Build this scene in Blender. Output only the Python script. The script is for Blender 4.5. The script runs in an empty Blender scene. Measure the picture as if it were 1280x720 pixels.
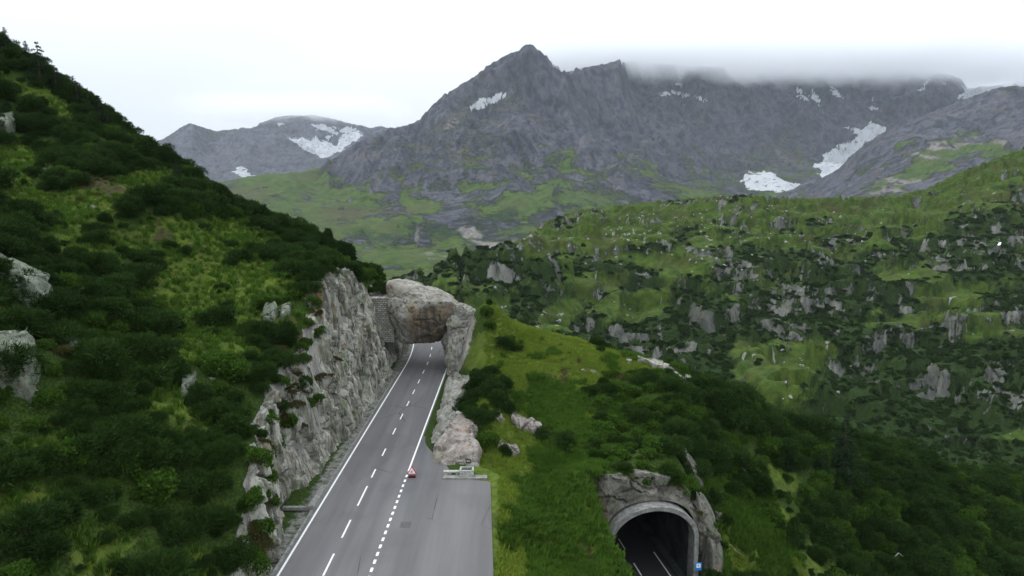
import bpy, bmesh, math, random
import numpy as np
from mathutils import Vector
random.seed(7); RNG = np.random.default_rng(11)
SC = bpy.context.scene; COL = SC.collection
R = math.radians
# ------------------------------------------------------------------ camera
F = 853.0; CZ = 28.0; TH = math.atan(127/F); CT, ST = math.cos(TH), math.sin(TH)
def P(u, v, Y):
    """world point seen at pixel (u,v) of the 1280x720 photo at forward distance Y"""
    a, b = (u-640)/F, (360-v)/F
    dy, dz = CT+b*ST, -ST+b*CT
    return (a/dy*Y, Y, CZ+dz/dy*Y)
def PZ(u, v, z):
    a, b = (u-640)/F, (360-v)/F
    dy, dz = CT+b*ST, -ST+b*CT
    Y = (z-CZ)/dz*dy
    return (a/dy*Y, Y, z)
def proj(x, y, z):
    dep = y*CT-(z-CZ)*ST; up = y*ST+(z-CZ)*CT
    dep = np.maximum(dep, .1)
    return 640+F*x/dep, 360-F*up/dep
def z_for_v(y, v):
    k = (360-v)/F
    return CZ + y*(k*CT-ST)/(CT+k*ST)
cam = bpy.data.cameras.new('camera'); camo = bpy.data.objects.new('camera', cam); COL.objects.link(camo)
camo.location = (0, 0, CZ); camo.rotation_euler = (math.pi/2-TH, 0, 0)
cam.sensor_width = 36; cam.lens = 36*F/1280; cam.clip_end = 60000; cam.clip_start = .5
SC.camera = camo
# ------------------------------------------------------------------ noise
def _hash(ix, iy, iz, k):
    h = (ix.astype(np.int64)*374761393 + iy.astype(np.int64)*668265263 + iz.astype(np.int64)*2147483647 + k*1274126177) & 0xffffffff
    h = ((h ^ (h >> 13))*1274126177) & 0xffffffff
    h = ((h ^ (h >> 16))*2246822519) & 0xffffffff
    return ((h ^ (h >> 15)) & 0xffffff)/float(0xffffff)
def vnoise(x, y, z=None, k=0):
    """gradient noise, about -1..1"""
    if z is None: z = np.zeros_like(x)+.37
    x0, y0, z0 = np.floor(x), np.floor(y), np.floor(z)
    fx, fy, fz = x-x0, y-y0, z-z0
    sx, sy, sz = (t*t*t*(t*(t*6-15)+10) for t in (fx, fy, fz))
    out = 0
    for dx in (0, 1):
        for dy in (0, 1):
            for dz in (0, 1):
                a = _hash(x0+dx, y0+dy, z0+dz, k)*2*np.pi
                b = _hash(x0+dx, y0+dy, z0+dz, k+57)*2-1
                c = np.sqrt(1-b*b)
                g = c*np.cos(a)*(fx-dx)+c*np.sin(a)*(fy-dy)+b*(fz-dz)
                out = out + g*(sx if dx else 1-sx)*(sy if dy else 1-sy)*(sz if dz else 1-sz)
    return out*1.6
def fbm(x, y, z=None, o=5, k=0, gain=.5):
    s, a, n = 0, 1, 0
    for i in range(o):
        f = 2.03**i
        s = s+a*vnoise(x*f, y*f, None if z is None else z*f, k+i*7); n += a; a *= gain
    return s/n
def ridged(x, y, o=5, k=0, gain=.55):
    s, a, n, w = 0, 1, 0, 1
    for i in range(o):
        f = 2.1**i
        r = (1-np.abs(vnoise(x*f, y*f, None, k+i*7)))**2
        s = s+a*r*w; w = np.clip(r*1.5, 0, 1); n += a; a *= gain
    return s/n*2-1
def worley(x, y, z, k=0):
    """returns (F1, F2, random value of nearest cell)"""
    x0, y0, z0 = np.floor(x), np.floor(y), np.floor(z)
    f1 = np.full(x.shape, 9.); f2 = f1.copy(); cid = np.zeros(x.shape)
    for dx in (-1, 0, 1):
        for dy in (-1, 0, 1):
            for dz in (-1, 0, 1):
                cx, cy, cz = x0+dx, y0+dy, z0+dz
                d = np.sqrt((cx+_hash(cx, cy, cz, k)-x)**2+(cy+_hash(cx, cy, cz, k+1)-y)**2+(cz+_hash(cx, cy, cz, k+2)-z)**2)
                m = d < f1
                f2 = np.where(m, f1, np.minimum(f2, d)); f1 = np.where(m, d, f1)
                cid = np.where(m, _hash(cx, cy, cz, k+3), cid)
    return f1, f2, cid
def sstep(a, b, x):
    t = np.clip((x-a)/(b-a), 0, 1); return t*t*(3-2*t)
class RBF:
    def __init__(s, pts, scale=1., c=.3):
        p = np.array(pts, float); s.sc = scale; s.c = c
        s.xy = p[:, :2]/scale; z = p[:, 2]; n = len(p)
        A = np.zeros((n+3, n+3)); A[:n, :n] = s.phi(s.xy[:, None]-s.xy[None])
        A[:n, n] = 1; A[:n, n+1:] = s.xy; A[n, :n] = 1; A[n+1:, :n] = s.xy.T
        A[:n, :n] += np.eye(n)*1e-6
        s.w = np.linalg.lstsq(A, np.concatenate([z, [0, 0, 0]]), rcond=None)[0]
    def phi(s, d): return -np.sqrt((d**2).sum(-1)+s.c**2)
    def __call__(s, x, y):
        X = np.stack([np.ravel(x), np.ravel(y)], -1)/s.sc; n = len(s.xy); out = np.empty(len(X))
        for i in range(0, len(X), 40000):
            q = X[i:i+40000]
            out[i:i+40000] = s.phi(q[:, None]-s.xy[None])@s.w[:n]+s.w[n]+q@s.w[n+1:]
        return out.reshape(np.shape(x))
# ------------------------------------------------------------------ mesh helpers
def link(o, parent=None, name=None):
    COL.objects.link(o)
    if parent: o.parent = parent
    return o
def mesh_np(name, V, Fq, mat, smooth=True, attrs=None, parent=None):
    V = np.asarray(V, np.float32).reshape(-1, 3); Fq = np.asarray(Fq, np.int32)
    me = bpy.data.meshes.new(name); k = Fq.shape[1]
    me.vertices.add(len(V)); me.vertices.foreach_set('co', V.ravel())
    me.loops.add(Fq.size); me.loops.foreach_set('vertex_index', Fq.ravel())
    me.polygons.add(len(Fq)); me.polygons.foreach_set('loop_start', np.arange(0, Fq.size, k, dtype=np.int32))
    me.polygons.foreach_set('use_smooth', np.full(len(Fq), smooth))
    me.update(calc_edges=True)
    for a, val in (attrs or {}).items():
        t = me.attributes.new(a, 'FLOAT', 'POINT'); t.data.foreach_set('value', np.asarray(val, np.float32).ravel())
    me.materials.append(mat)
    o = bpy.data.objects.new(name, me); o_parent(o, parent); return o
def o_parent(o, parent):
    COL.objects.link(o)
    if parent: o.parent = parent
def grid_faces(nr, nc, keep=None):
    i = np.arange(nr*nc).reshape(nr, nc)
    f = np.stack([i[:-1, :-1], i[:-1, 1:], i[1:, 1:], i[1:, :-1]], -1).reshape(-1, 4)
    return f if keep is None else f[keep.ravel()]
def bm_obj(name, bm, mat, parent=None, smooth=False):
    me = bpy.data.meshes.new(name); bm.to_mesh(me); bm.free(); me.materials.append(mat)
    if smooth:
        for p in me.polygons: p.use_smooth = True
    o = bpy.data.objects.new(name, me); o_parent(o, parent); return o
def empty(name, loc=(0, 0, 0), rz=0):
    o = bpy.data.objects.new(name, None); COL.objects.link(o); o.location = loc; o.rotation_euler = (0, 0, rz)
    o.empty_display_size = .3; return o
def tag(o, label=None, cat=None, group=None, kind=None):
    if label: o['label'] = label
    if cat: o['category'] = cat
    if group: o['group'] = group
    if kind: o['kind'] = kind
    return o
def box(bm, c, s, rz=0, bev=0):
    r = bmesh.ops.create_cube(bm, size=1)
    ca, sa = math.cos(rz), math.sin(rz)
    for v in r['verts']:
        x, y, z = v.co.x*s[0], v.co.y*s[1], v.co.z*s[2]
        v.co = (c[0]+x*ca-y*sa, c[1]+x*sa+y*ca, c[2]+z)
    if bev:
        es = list({e for v in r['verts'] for e in v.link_edges})
        bmesh.ops.bevel(bm, geom=es, offset=bev, segments=2, affect='EDGES')
def tube(bm, pts, rad, n=8):
    rings = []
    for i, p in enumerate(pts):
        p = Vector(p); a = Vector(pts[max(i-1, 0)]); b = Vector(pts[min(i+1, len(pts)-1)])
        d = (b-a).normalized(); s = d.orthogonal().normalized(); t = d.cross(s); r = rad[i] if hasattr(rad, '__len__') else rad
        rings.append([bm.verts.new(p+(s*math.cos(2*math.pi*j/n)+t*math.sin(2*math.pi*j/n))*r) for j in range(n)])
    for a, b in zip(rings, rings[1:]):
        for j in range(n): bm.faces.new((a[j], a[(j+1) % n], b[(j+1) % n], b[j]))
    bm.faces.new(rings[0][::-1]); bm.faces.new(rings[-1])
# ------------------------------------------------------------------ materials
class NT:
    def __init__(s, name):
        s.m = bpy.data.materials.new(name); s.m.use_nodes = True; s.n = s.m.node_tree.nodes; s.l = s.m.node_tree.links
        s.b = s.n['Principled BSDF']; s.b.inputs['Roughness'].default_value = .9
        s.b.inputs['Specular IOR Level'].default_value = .1
        s._c = None
    def lk(s, a, b): s.l.new(a, b)
    def set(s, inp, v):
        if isinstance(v, bpy.types.NodeSocket): s.lk(v, inp)
        elif hasattr(v, '__len__') and len(v) == 3 and inp.type == 'RGBA': inp.default_value = (*v, 1)
        else: inp.default_value = v
    def coord(s, scale=(1, 1, 1), kind='Object'):
        if kind == 'Position': o = s.n.new('ShaderNodeNewGeometry').outputs['Position']
        else: o = s.n.new('ShaderNodeTexCoord').outputs[kind]
        if scale == (1, 1, 1): return o
        mp = s.n.new('ShaderNodeMapping'); mp.inputs['Scale'].default_value = scale; s.lk(o, mp.inputs[0]); return mp.outputs[0]
    def noise(s, scale, detail=4, rough=.55, vec=None, dist=0):
        t = s.n.new('ShaderNodeTexNoise'); t.inputs['Scale'].default_value = scale; t.inputs['Detail'].default_value = detail
        t.inputs['Roughness'].default_value = rough; t.inputs['Distortion'].default_value = dist
        s.lk(vec if vec is not None else s.coord(), t.inputs['Vector']); return t.outputs['Fac']
    def vor(s, scale, vec=None, feature='F1', out='Distance'):
        t = s.n.new('ShaderNodeTexVoronoi'); t.feature = feature; t.inputs['Scale'].default_value = scale
        s.lk(vec if vec is not None else s.coord(), t.inputs['Vector']); return t.outputs[out]
    def math(s, op, a, b=0., c=None, clamp=False):
        t = s.n.new('ShaderNodeMath'); t.operation = op; t.use_clamp = clamp; s.set(t.inputs[0], a); s.set(t.inputs[1], b)
        if c is not None: s.set(t.inputs[2], c)
        return t.outputs[0]
    def ramp(s, f, lo, hi):
        t = s.n.new('ShaderNodeMapRange'); t.interpolation_type = 'SMOOTHSTEP'; s.set(t.inputs['Value'], f)
        t.inputs['From Min'].default_value = lo; t.inputs['From Max'].default_value = hi; return t.outputs['Result']
    def mix(s, f, a, b, mode='MIX'):
        t = s.n.new('ShaderNodeMix'); t.data_type = 'RGBA'; t.blend_type = mode
        s.set(t.inputs['Factor'], f); s.set(t.inputs[6], a); s.set(t.inputs[7], b); return t.outputs[2]
    def attr(s, name):
        t = s.n.new('ShaderNodeAttribute'); t.attribute_name = name; return t.outputs['Fac']
    def bump(s, h, strength, dist, prev=None):
        t = s.n.new('ShaderNodeBump'); t.inputs['Strength'].default_value = strength; t.inputs['Distance'].default_value = dist
        s.lk(h, t.inputs['Height'])
        if prev is not None: s.lk(prev, t.inputs['Normal'])
        return t.outputs[0]
    def out(s, col=None, nor=None, rough=None):
        if col is not None: s.set(s.b.inputs['Base Color'], col)
        if nor is not None: s.lk(nor, s.b.inputs['Normal'])
        if rough is not None: s.set(s.b.inputs['Roughness'], rough)
        return s.m
def simple(name, col, rough=.7, var=.25, scale=6, bump=0, metal=0):
    t = NT(name); n = t.noise(scale, 5, .6)
    c = t.mix(t.ramp(n, .3, .7), tuple(x*(1-var) for x in col), tuple(min(1, x*(1+var)) for x in col))
    t.b.inputs['Metallic'].default_value = metal
    return t.out(c, t.bump(n, bump, .02) if bump else None, rough)

def rock_colour(t, S, pale, mid, dark, warm=None, streak=(1, 1, .25), lichen=None):
    """natural rock: mottled, streaked, with dark joints; S = metres of the main pattern"""
    v = t.coord(streak)
    n1 = t.noise(1/S, 7, .62, v, .4); n2 = t.noise(3.7/S, 6, .65, v); n3 = t.noise(.27/S, 4, .5)
    c = t.mix(t.ramp(n1, .36, .62), mid, pale)
    c = t.mix(t.math('MULTIPLY', t.ramp(n2, .52, .68), .75), c, dark)
    if warm: c = t.mix(t.math('MULTIPLY', t.ramp(t.noise(.6/S, 4, .6, v), .55, .7), .8), c, warm)
    if lichen: c = t.mix(t.math('MULTIPLY', t.ramp(t.noise(.9/S, 6, .65), .5, .66), .75), c, lichen)
    c = t.mix(t.math('MULTIPLY', t.ramp(n3, .4, .65), .3), c, dark)
    return c, n1, n2
def rock_mat(name, S=1.5, stain=None, pale=(.36, .35, .32), mid=(.2, .2, .185), dark=(.045, .045, .042), warm=(.2, .13, .07), lichen=(.16, .2, .12), streak=(1, 1, .3), crack=True):
    t = NT(name); c, n1, n2 = rock_colour(t, S, pale, mid, dark, warm, streak, lichen)
    w = t.mix(.25, t.coord((1, 1, .45)), t.vec_noise(1.3/S)) if hasattr(t, 'vec_noise') else t.coord((1, 1, max(.16, streak[2])))
    wv = t.n.new('ShaderNodeVectorMath'); wv.operation = 'ADD'; tn = t.n.new('ShaderNodeTexNoise'); tn.inputs['Scale'].default_value = .8/S; tn.inputs['Detail'].default_value = 3
    t.lk(t.coord(), tn.inputs['Vector']); sc_ = t.n.new('ShaderNodeVectorMath'); sc_.operation = 'SCALE'; sc_.inputs['Scale'].default_value = 1.6*S; t.lk(tn.outputs['Color'], sc_.inputs[0]); t.lk(w, wv.inputs[0]); t.lk(sc_.outputs[0], wv.inputs[1]); w = wv.outputs[0]
    cr = t.vor(.7/S, w, 'DISTANCE_TO_EDGE'); brk = t.ramp(t.noise(.7/S, 4, .6), .48, .58)
    if crack: c = t.mix(t.math('MULTIPLY', t.math('MULTIPLY', t.ramp(cr, .03 if streak[2] > .2 else .05, .0), brk), .75), c, (.025, .023, .02))
    if stain: c = stain(t, c)
    nor = t.bump(n1, .8, .4*S); nor = t.bump(n2, .8, .14*S, nor)
    if crack: nor = t.bump(t.ramp(cr, 0, .06), .35, .08*S, nor)
    return t.out(c, nor, .88)

def terrain_mat(name, S, rock, grass, shrub, heath=(.07, .05, .028), scree=(.27, .26, .25), snow=(.42, .44, .47), rb=1., streak=(1, 1, .3), jit=.5, soft=1.):
    """S = size in metres of the smallest clear pattern"""
    t = NT(name)
    rc, n1, n2 = rock_colour(t, S*4, *rock, streak=streak)
    g1 = t.noise(.35/S, 6, .6); g2 = t.noise(1.8/S, 5, .6); g3 = t.noise(.08/S, 4, .55)
    gc = t.mix(t.ramp(g1, .35, .65), grass[0], grass[1])
    gc = t.mix(t.math('MULTIPLY', t.ramp(g2, .5, .7), .55), gc, grass[2])
    gc = t.mix(t.math('MULTIPLY', t.ramp(g3, .48, .66), .5), gc, heath)
    sc = t.mix(t.ramp(g2, .4, .62), shrub[0], shrub[1])
    j = t.math('SUBTRACT', t.noise(.5/S, 7, .65), .5)
    def m(a, sharp=5.):
        sharp = max(1.2, sharp*soft) if a != 'snow' else sharp*.5
        x = t.math('MULTIPLY_ADD', j, jit*2, t.attr(a)); return t.ramp(x, .5-.5/sharp, .5+.5/sharp)
    c = t.mix(m('shrub'), gc, sc)
    c = t.mix(m('heath'), c, heath)
    scc = t.mix(t.ramp(n2, .35, .65), scree, tuple(x*.55 for x in scree))
    c = t.mix(m('scree', 3), c, scc)
    c = t.mix(m('rock', 6), c, rc)
    sn = t.mix(t.math('MULTIPLY', t.ramp(n1, .45, .7), .5), snow, tuple(x*.6 for x in snow))
    c = t.mix(t.math('MULTIPLY', m('snow', 9), t.math('SUBTRACT', 1., t.math('MULTIPLY', t.ramp(t.noise(.4/S, 6, .6, t.coord((1, 1, .5))), .55, .66), .8))), c, sn)
    mr = m('rock', 6)
    nor = t.bump(t.math('MULTIPLY', n1, mr), .8*rb, 1.6*S)
    nor = t.bump(n2, .7*rb, .5*S, nor); nor = t.bump(g2, .6, .5*S, nor)
    return t.out(c, nor, .95)

def leaf_mat(name, a, b, c=None, tr=.25):
    t = NT(name); oi = t.n.new('ShaderNodeObjectInfo').outputs['Random']
    k = t.attr('tint')
    col = t.mix(k, a, b)
    col = t.mix(t.math('MULTIPLY', oi, .5), col, c or b)
    wv = t.noise(.12, 3, .5, t.coord(kind='Position'))
    col = t.mix(t.math('MULTIPLY', t.ramp(wv, .45, .65), .35), col, tuple(x*.55 for x in a))
    t.set(t.b.inputs['Base Color'], col); t.b.inputs['Roughness'].default_value = .7; t.b.inputs['Specular IOR Level'].default_value = .04
    td = t.n.new('ShaderNodeBsdfTranslucent'); t.set(td.inputs[0], col)
    mx = t.n.new('ShaderNodeMixShader'); mx.inputs[0].default_value = tr
    t.lk(t.b.outputs[0], mx.inputs[1]); t.lk(td.outputs[0], mx.inputs[2]); t.lk(mx.outputs[0], t.n['Material Output'].inputs[0])
    return t.m

M = {}
def asphalt(name, base, tracks=True):  # worn asphalt
    t = NT(name)
    pos = t.coord(); long = t.coord((1, .06, 1))
    n = t.noise(.5, 5, .6, long); f = t.noise(18, 4, .7); big = t.noise(.16, 4, .6)
    c = t.mix(t.ramp(n, .3, .7), tuple(x*.82 for x in base), tuple(x*1.15 for x in base))
    c = t.mix(t.math('MULTIPLY', t.ramp(big, .5, .7), .35), c, tuple(x*.68 for x in base))
    c = t.mix(t.math('MULTIPLY', t.ramp(f, .45, .7), .3), c, tuple(x*1.35 for x in base))
    if tracks:
        sx_ = t.n.new('ShaderNodeSeparateXYZ'); t.lk(pos, sx_.inputs[0])
        wv = t.n.new('ShaderNodeMath'); wv.operation = 'SINE'; t.lk(t.math('MULTIPLY', t.math('ADD', sx_.outputs[0], 13.6), 3.75), wv.inputs[0])
        c = t.mix(t.math('MULTIPLY', t.ramp(wv.outputs[0], -.2, .9), t.math('MULTIPLY', t.ramp(t.noise(.35, 4, .6, long), .35, .6), .3)), c, tuple(x*.7 for x in base))
    pt = t.vor(.16, t.coord((1.3, .5, 1)), 'F1', 'Color'); sv = t.n.new('ShaderNodeSeparateColor'); t.lk(pt, sv.inputs[0])
    c = t.mix(t.math('MULTIPLY', t.ramp(sv.outputs[0], .72, .76), .22), c, tuple(x*.6 for x in base))
    cr = t.vor(.22, t.coord((1, .6, 1)), 'DISTANCE_TO_EDGE')
    ck = t.math('MULTIPLY', t.ramp(cr, .012, 0.), t.ramp(t.noise(.12, 3), .52, .62))
    c = t.mix(t.math('MULTIPLY', ck, .8), c, (.03, .03, .03))
    return t.out(c, t.bump(f, .25, .01), .8)
M['road'] = asphalt('road_asphalt', (.135, .13, .132))
M['layby'] = asphalt('lay_by_asphalt', (.12, .118, .12), False)
t = NT('road_paint'); w = t.noise(9, 6, .7)
M['paint'] = t.out(t.mix(t.math('MULTIPLY', t.ramp(w, .46, .7), .75), (.78, .78, .76), (.3, .3, .3)), None, .6)
t = NT('tunnel_asphalt'); M['road2'] = t.out(t.mix(t.noise(.6, 4), (.028, .029, .03), (.045, .045, .047)), None, .75)  # asphalt colour lowered to stand in for the dark inside the tunnel
M['kerb'] = simple('kerb_stone', (.2, .2, .185), .85, .3, 3, .4)
M['concrete'] = simple('weathered_concrete', (.2, .2, .19), .85, .35, 2.2, .5)
M['concrete_dark'] = simple('shaded_tunnel_concrete', (.045, .05, .049), .85, .5, .5, .4)  # near-black base colour carries the tunnel's shade on lining and walkways
M['granite'] = simple('granite_block', (.33, .34, .31), .85, .35, 5, .5)
M['metal'] = simple('galvanised_metal', (.4, .41, .42), .4, .1, 8, 0, .8)
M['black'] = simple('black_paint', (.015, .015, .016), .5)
M['white'] = simple('white_paint', (.8, .8, .8), .45, .05)
M['red'] = simple('red_paint', (.55, .02, .04), .45, .1)
M['darkred'] = simple('dark_red_base', (.07, .015, .015), .7, .3)
M['blue'] = simple('blue_paint', (.02, .22, .62), .4, .08)
M['bark'] = simple('bark', (.09, .065, .045), .95, .4, 9, .6)
M['dead'] = simple('bleached_dead_wood', (.3, .28, .24), .9, .25, 6, .4)
M['cliff'] = rock_mat('cliff_rock', 1.1, pale=(.43, .425, .375), mid=(.155, .15, .125), dark=(.022, .022, .019), warm=(.2, .11, .05), lichen=(.13, .165, .085), streak=(1, 1, .16))
M['crag'] = rock_mat('lichen_crag', 1., pale=(.23, .25, .2), mid=(.11, .125, .095), dark=(.025, .028, .022), warm=(.13, .11, .07), lichen=(.12, .17, .1), streak=(1, 1, .5))
M['cliff_dark'] = rock_mat('portal_rock', 1.3, pale=(.2, .19, .165), mid=(.1, .097, .083), dark=(.025, .024, .02), warm=(.12, .085, .055), lichen=(.08, .1, .055))
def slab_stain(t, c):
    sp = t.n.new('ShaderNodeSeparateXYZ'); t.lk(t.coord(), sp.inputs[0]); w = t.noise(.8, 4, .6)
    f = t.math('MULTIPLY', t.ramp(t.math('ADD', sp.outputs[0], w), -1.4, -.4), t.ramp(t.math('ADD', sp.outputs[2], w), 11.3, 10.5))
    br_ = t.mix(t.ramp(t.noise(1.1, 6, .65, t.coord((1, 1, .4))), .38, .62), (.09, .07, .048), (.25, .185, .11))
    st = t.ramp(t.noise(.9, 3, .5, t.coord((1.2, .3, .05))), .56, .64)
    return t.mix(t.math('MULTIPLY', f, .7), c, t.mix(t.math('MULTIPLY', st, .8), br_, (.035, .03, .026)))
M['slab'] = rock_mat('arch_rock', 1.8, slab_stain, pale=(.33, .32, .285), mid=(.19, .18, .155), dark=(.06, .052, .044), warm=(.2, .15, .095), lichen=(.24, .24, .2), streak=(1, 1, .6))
M['pale'] = rock_mat('pale_rock', 1.2, pale=(.38, .37, .33), mid=(.22, .215, .19), dark=(.06, .06, .05), warm=(.24, .18, .13), lichen=(.2, .23, .15))
M['pink'] = rock_mat('pinkish_rock', 1.2, pale=(.33, .3, .28), mid=(.2, .175, .155), dark=(.06, .05, .045), warm=(.24, .17, .13), lichen=(.23, .24, .17))
t = NT('masonry'); br = t.n.new('ShaderNodeTexBrick'); br.inputs['Scale'].default_value = .8; br.inputs['Brick Width'].default_value = .42; br.inputs['Row Height'].default_value = .24
cm = t.n.new('ShaderNodeCombineXYZ'); sp = t.n.new('ShaderNodeSeparateXYZ'); t.lk(t.coord(), sp.inputs[0]); t.lk(sp.outputs[0], cm.inputs[0]); t.lk(sp.outputs[2], cm.inputs[1])
t.lk(cm.outputs[0], br.inputs['Vector']); br.inputs['Color1'].default_value = (.24, .23, .2, 1); br.inputs['Color2'].default_value = (.42, .41, .37, 1)
br.inputs['Mortar'].default_value = (.07, .07, .06, 1); br.inputs['Mortar Size'].default_value = .03; br.offset = .5
cc = t.mix(t.math('MULTIPLY', t.ramp(t.noise(1.2, 5), .4, .65), .5), br.outputs[0], (.12, .12, .1))
M['masonry'] = t.out(cc, t.bump(br.outputs['Fac'], -.6, .05), .9)
M['pine'] = leaf_mat('dwarf_pine_needles', (.014, .034, .008), (.036, .072, .013), (.024, .05, .010), .2)
M['leafy'] = leaf_mat('green_alder_leaves', (.03, .07, .01), (.075, .145, .02), (.05, .10, .013), .3)
M['spruce'] = leaf_mat('spruce_needles', (.01, .024, .011), (.022, .045, .016), (.02, .04, .014), .12)
M['grass'] = leaf_mat('meadow_grass', (.095, .17, .016), (.185, .265, .03), (.22, .24, .05), .35)
M['fern'] = leaf_mat('dark_lush_grass', (.042, .095, .012), (.08, .155, .02), (.06, .11, .018), .35)
M['heathleaf'] = leaf_mat('heath_leaves', (.05, .045, .018), (.10, .09, .03), (.06, .07, .02), .2)
M['pinkleaf'] = leaf_mat('pink_flower_petals', (.32, .04, .18), (.2, .06, .12), (.06, .1, .03), .3)
M['farleaf'] = leaf_mat('far_shrub_leaves', (.016, .036, .008), (.032, .062, .013), (.024, .048, .01), .2)
rockcols = lambda p, m, d, w: (p, m, d, w)
M['near'] = terrain_mat('near_hillside', .35, ((.36, .35, .32), (.2, .195, .18), (.05, .05, .045), (.2, .15, .1)),
    ((.045, .078, .011), (.095, .13, .02), (.026, .05, .009)), ((.014, .032, .006), (.04, .065, .011)), heath=(.05, .047, .02))
M['mid'] = terrain_mat('valley_hillside', 1.6, ((.18, .185, .165), (.08, .086, .074), (.018, .022, .018), (.11, .105, .075)),
    ((.024, .048, .008), (.058, .092, .012), (.015, .032, .006)), ((.010, .022, .005), (.022, .042, .008)), heath=(.055, .055, .02), jit=.75, rb=1.3)
M['far'] = terrain_mat('mountain_ground', 9., ((.105, .106, .122), (.038, .043, .06), (.011, .013, .018), (.088, .072, .066)),
    ((.032, .062, .012), (.065, .10, .018), (.018, .036, .01)), ((.01, .024, .01), (.02, .038, .012)), heath=(.06, .06, .025), scree=(.21, .195, .185), rb=1.5, jit=.8, streak=(1, 1, .5), soft=.45)
# ------------------------------------------------------------------ near terrain
ctopY = [20, 44, 47, 50, 54, 58, 62, 68, 72, 75, 78, 84, 90, 95, 100, 104, 112, 118, 126, 140]
ctopZ = [.5, 1.6, 3.8, 6.8, 7.3, 8.6, 10.6, 11.4, 12.6, 15.6, 17.4, 17.8, 17.2, 15.4, 12.6, 12.2, 12.0, 9, 3, -3]
ctop = lambda y: np.interp(y, ctopY, ctopZ)
XBY = [20, 50, 53, 55, 59.5, 61, 66, 75, 98, 101, 106, 116, 122, 130, 150]
XBX = [-17.9, -18.0, -18.5, -20.3, -20.5, -19.0, -18.7, -18.1, -17.7, -18.9, -18.9, -18.0, -18.8, -20, -24]
XB = lambda y: np.interp(y, XBY, XBX)
XTOP = lambda y: np.minimum(np.interp(y, [20, 46, 52, 62, 78, 88, 96, 99, 104, 112, 130], [-18.6, -18.8, -20.4, -21.6, -22.6, -22.2, -21.4, -22.8, -23, -21, -24]), XB(y)-1.2)
LP = [P(0, 66, 112), P(45, 88, 112), P(75, 114, 112), P(110, 144, 112), P(140, 170, 112), P(180, 191, 112), P(210, 208, 109), P(250, 236, 109),
      P(290, 256, 110), P(340, 278, 112), P(380, 294, 114), P(440, 324, 116), P(-200, -40, 112), P(-200, 130, 85), P(-200, 300, 55), P(-200, 500, 40),
      P(0, 195, 95), P(0, 120, 104), P(90, 200, 93), P(70, 225, 88), P(160, 250, 86), P(200, 330, 78), P(20, 330, 60), P(20, 370, 55), P(100, 330, 70), P(100, 270, 80),
      P(60, 430, 52), P(0, 440, 47), P(150, 500, 50), P(0, 600, 40), P(0, 720, 33.5), P(150, 600, 44), P(150, 720, 38), P(260, 620, 47), P(250, 450, 61),
      P(250, 540, 52), P(330, 390, 73), P(280, 300, 89), P(360, 330, 88), P(330, 310, 98), P(420, 330, 100), P(200, 400, 68), P(120, 400, 60), P(260, 260, 100),
      (-60, 135, 22), (-90, 140, 40), (-30, 135, 1), (-20, 150, -15), (-60, 170, -10), (-110, 170, 20), (-140, 60, 60), (-140, 20, 45), (-60, 20, 20), (-30, 20, 6), (-150, 150, 50), (-20, 178, -50), (-80, 190, -40)]
for y in range(20, 135, 6): LP.append((XTOP(y), y, float(ctop(y))))
hL = RBF(LP, 10., .35)
RP = [P(596, 470, 91), P(602, 545, 72.5), P(640, 600, 66), P(592, 394, 101), P(640, 402, 101), P(640, 450, 92), P(640, 500, 82), P(650, 555, 73),
      P(690, 550, 74), P(690, 455, 93), P(690, 600, 64), P(740, 610, 61), P(700, 424, 100), P(760, 438, 100), P(800, 446, 100), P(850, 466, 97), P(870, 486, 95),
      P(740, 505, 84), P(800, 505, 86), P(800, 565, 76), P(760, 583, 66.5), P(812, 576, 67), P(850, 585, 68), P(860, 575, 75), P(860, 525, 84), P(690, 690, 52), P(748, 700, 52), P(740, 650, 56.5), P(715, 600, 62), P(690, 640, 57),
      P(910, 508, 92), P(950, 525, 98), P(1000, 538, 104), P(1060, 550, 108), P(1150, 575, 112), P(1280, 605, 116), P(1450, 650, 120), P(905, 600, 80), P(890, 640, 72), P(905, 705, 67),
      P(1000, 620, 86), P(1000, 720, 72), P(1100, 650, 92), P(1100, 720, 83), P(1280, 680, 102), P(1280, 720, 95), P(1200, 640, 104), P(1450, 760, 100),
      (-2, 45, 0), (-2, 55, 0), (-2, 64, 0), (-2, 20, 0), (5, 20, -1), (5, 45, -.6), (2, 55, -.1), (-9.5, 70, -.2), (-9, 80, 0), (-6, 76, .5), (-6, 84, .8), (-7, 93, .6), (-8.6, 100, .3), (-8.6, 108, .5), (-7.6, 104, 2.), (-3.8, 76, 2.6), (-3.8, 84, 3),
      (25, 20, -14), (60, 20, -32), (100, 20, -50), (120, 90, -50), (0, 122, -2), (-8, 118, 2), (20, 122, -12), (40, 126, -22), (80, 135, -38), (130, 140, -60),
      (-12, 140, -8), (0, 178, -75), (40, 178, -80), (80, 178, -85), (140, 178, -95), (-12, 178, -60)]
hR = RBF(RP, 10., .3)
PORT = P(812, 700, 64.); PX, PY = PORT[0], 64.; PA = R(9.3); ZR = -12.
AX = np.array([-math.sin(PA), math.cos(PA)]); LX = np.array([math.cos(PA), math.sin(PA)])
def port_st(x, y):
    return (x-PX)*LX[0]+(y-PY)*LX[1], (x-PX)*AX[0]+(y-PY)*AX[1]
road_cx = lambda y: -13.75+.004*np.clip(np.asarray(y)-46., 0, 58)-np.clip(np.asarray(y)-104., 0, 99)**2*.0035
road_z = lambda y: -np.clip(y-124, 0, 99)**2*.012
def xright(y): return -1.9 - 7.75*sstep(63.5, 70.5, y) + (road_cx(y)+13.75)
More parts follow.
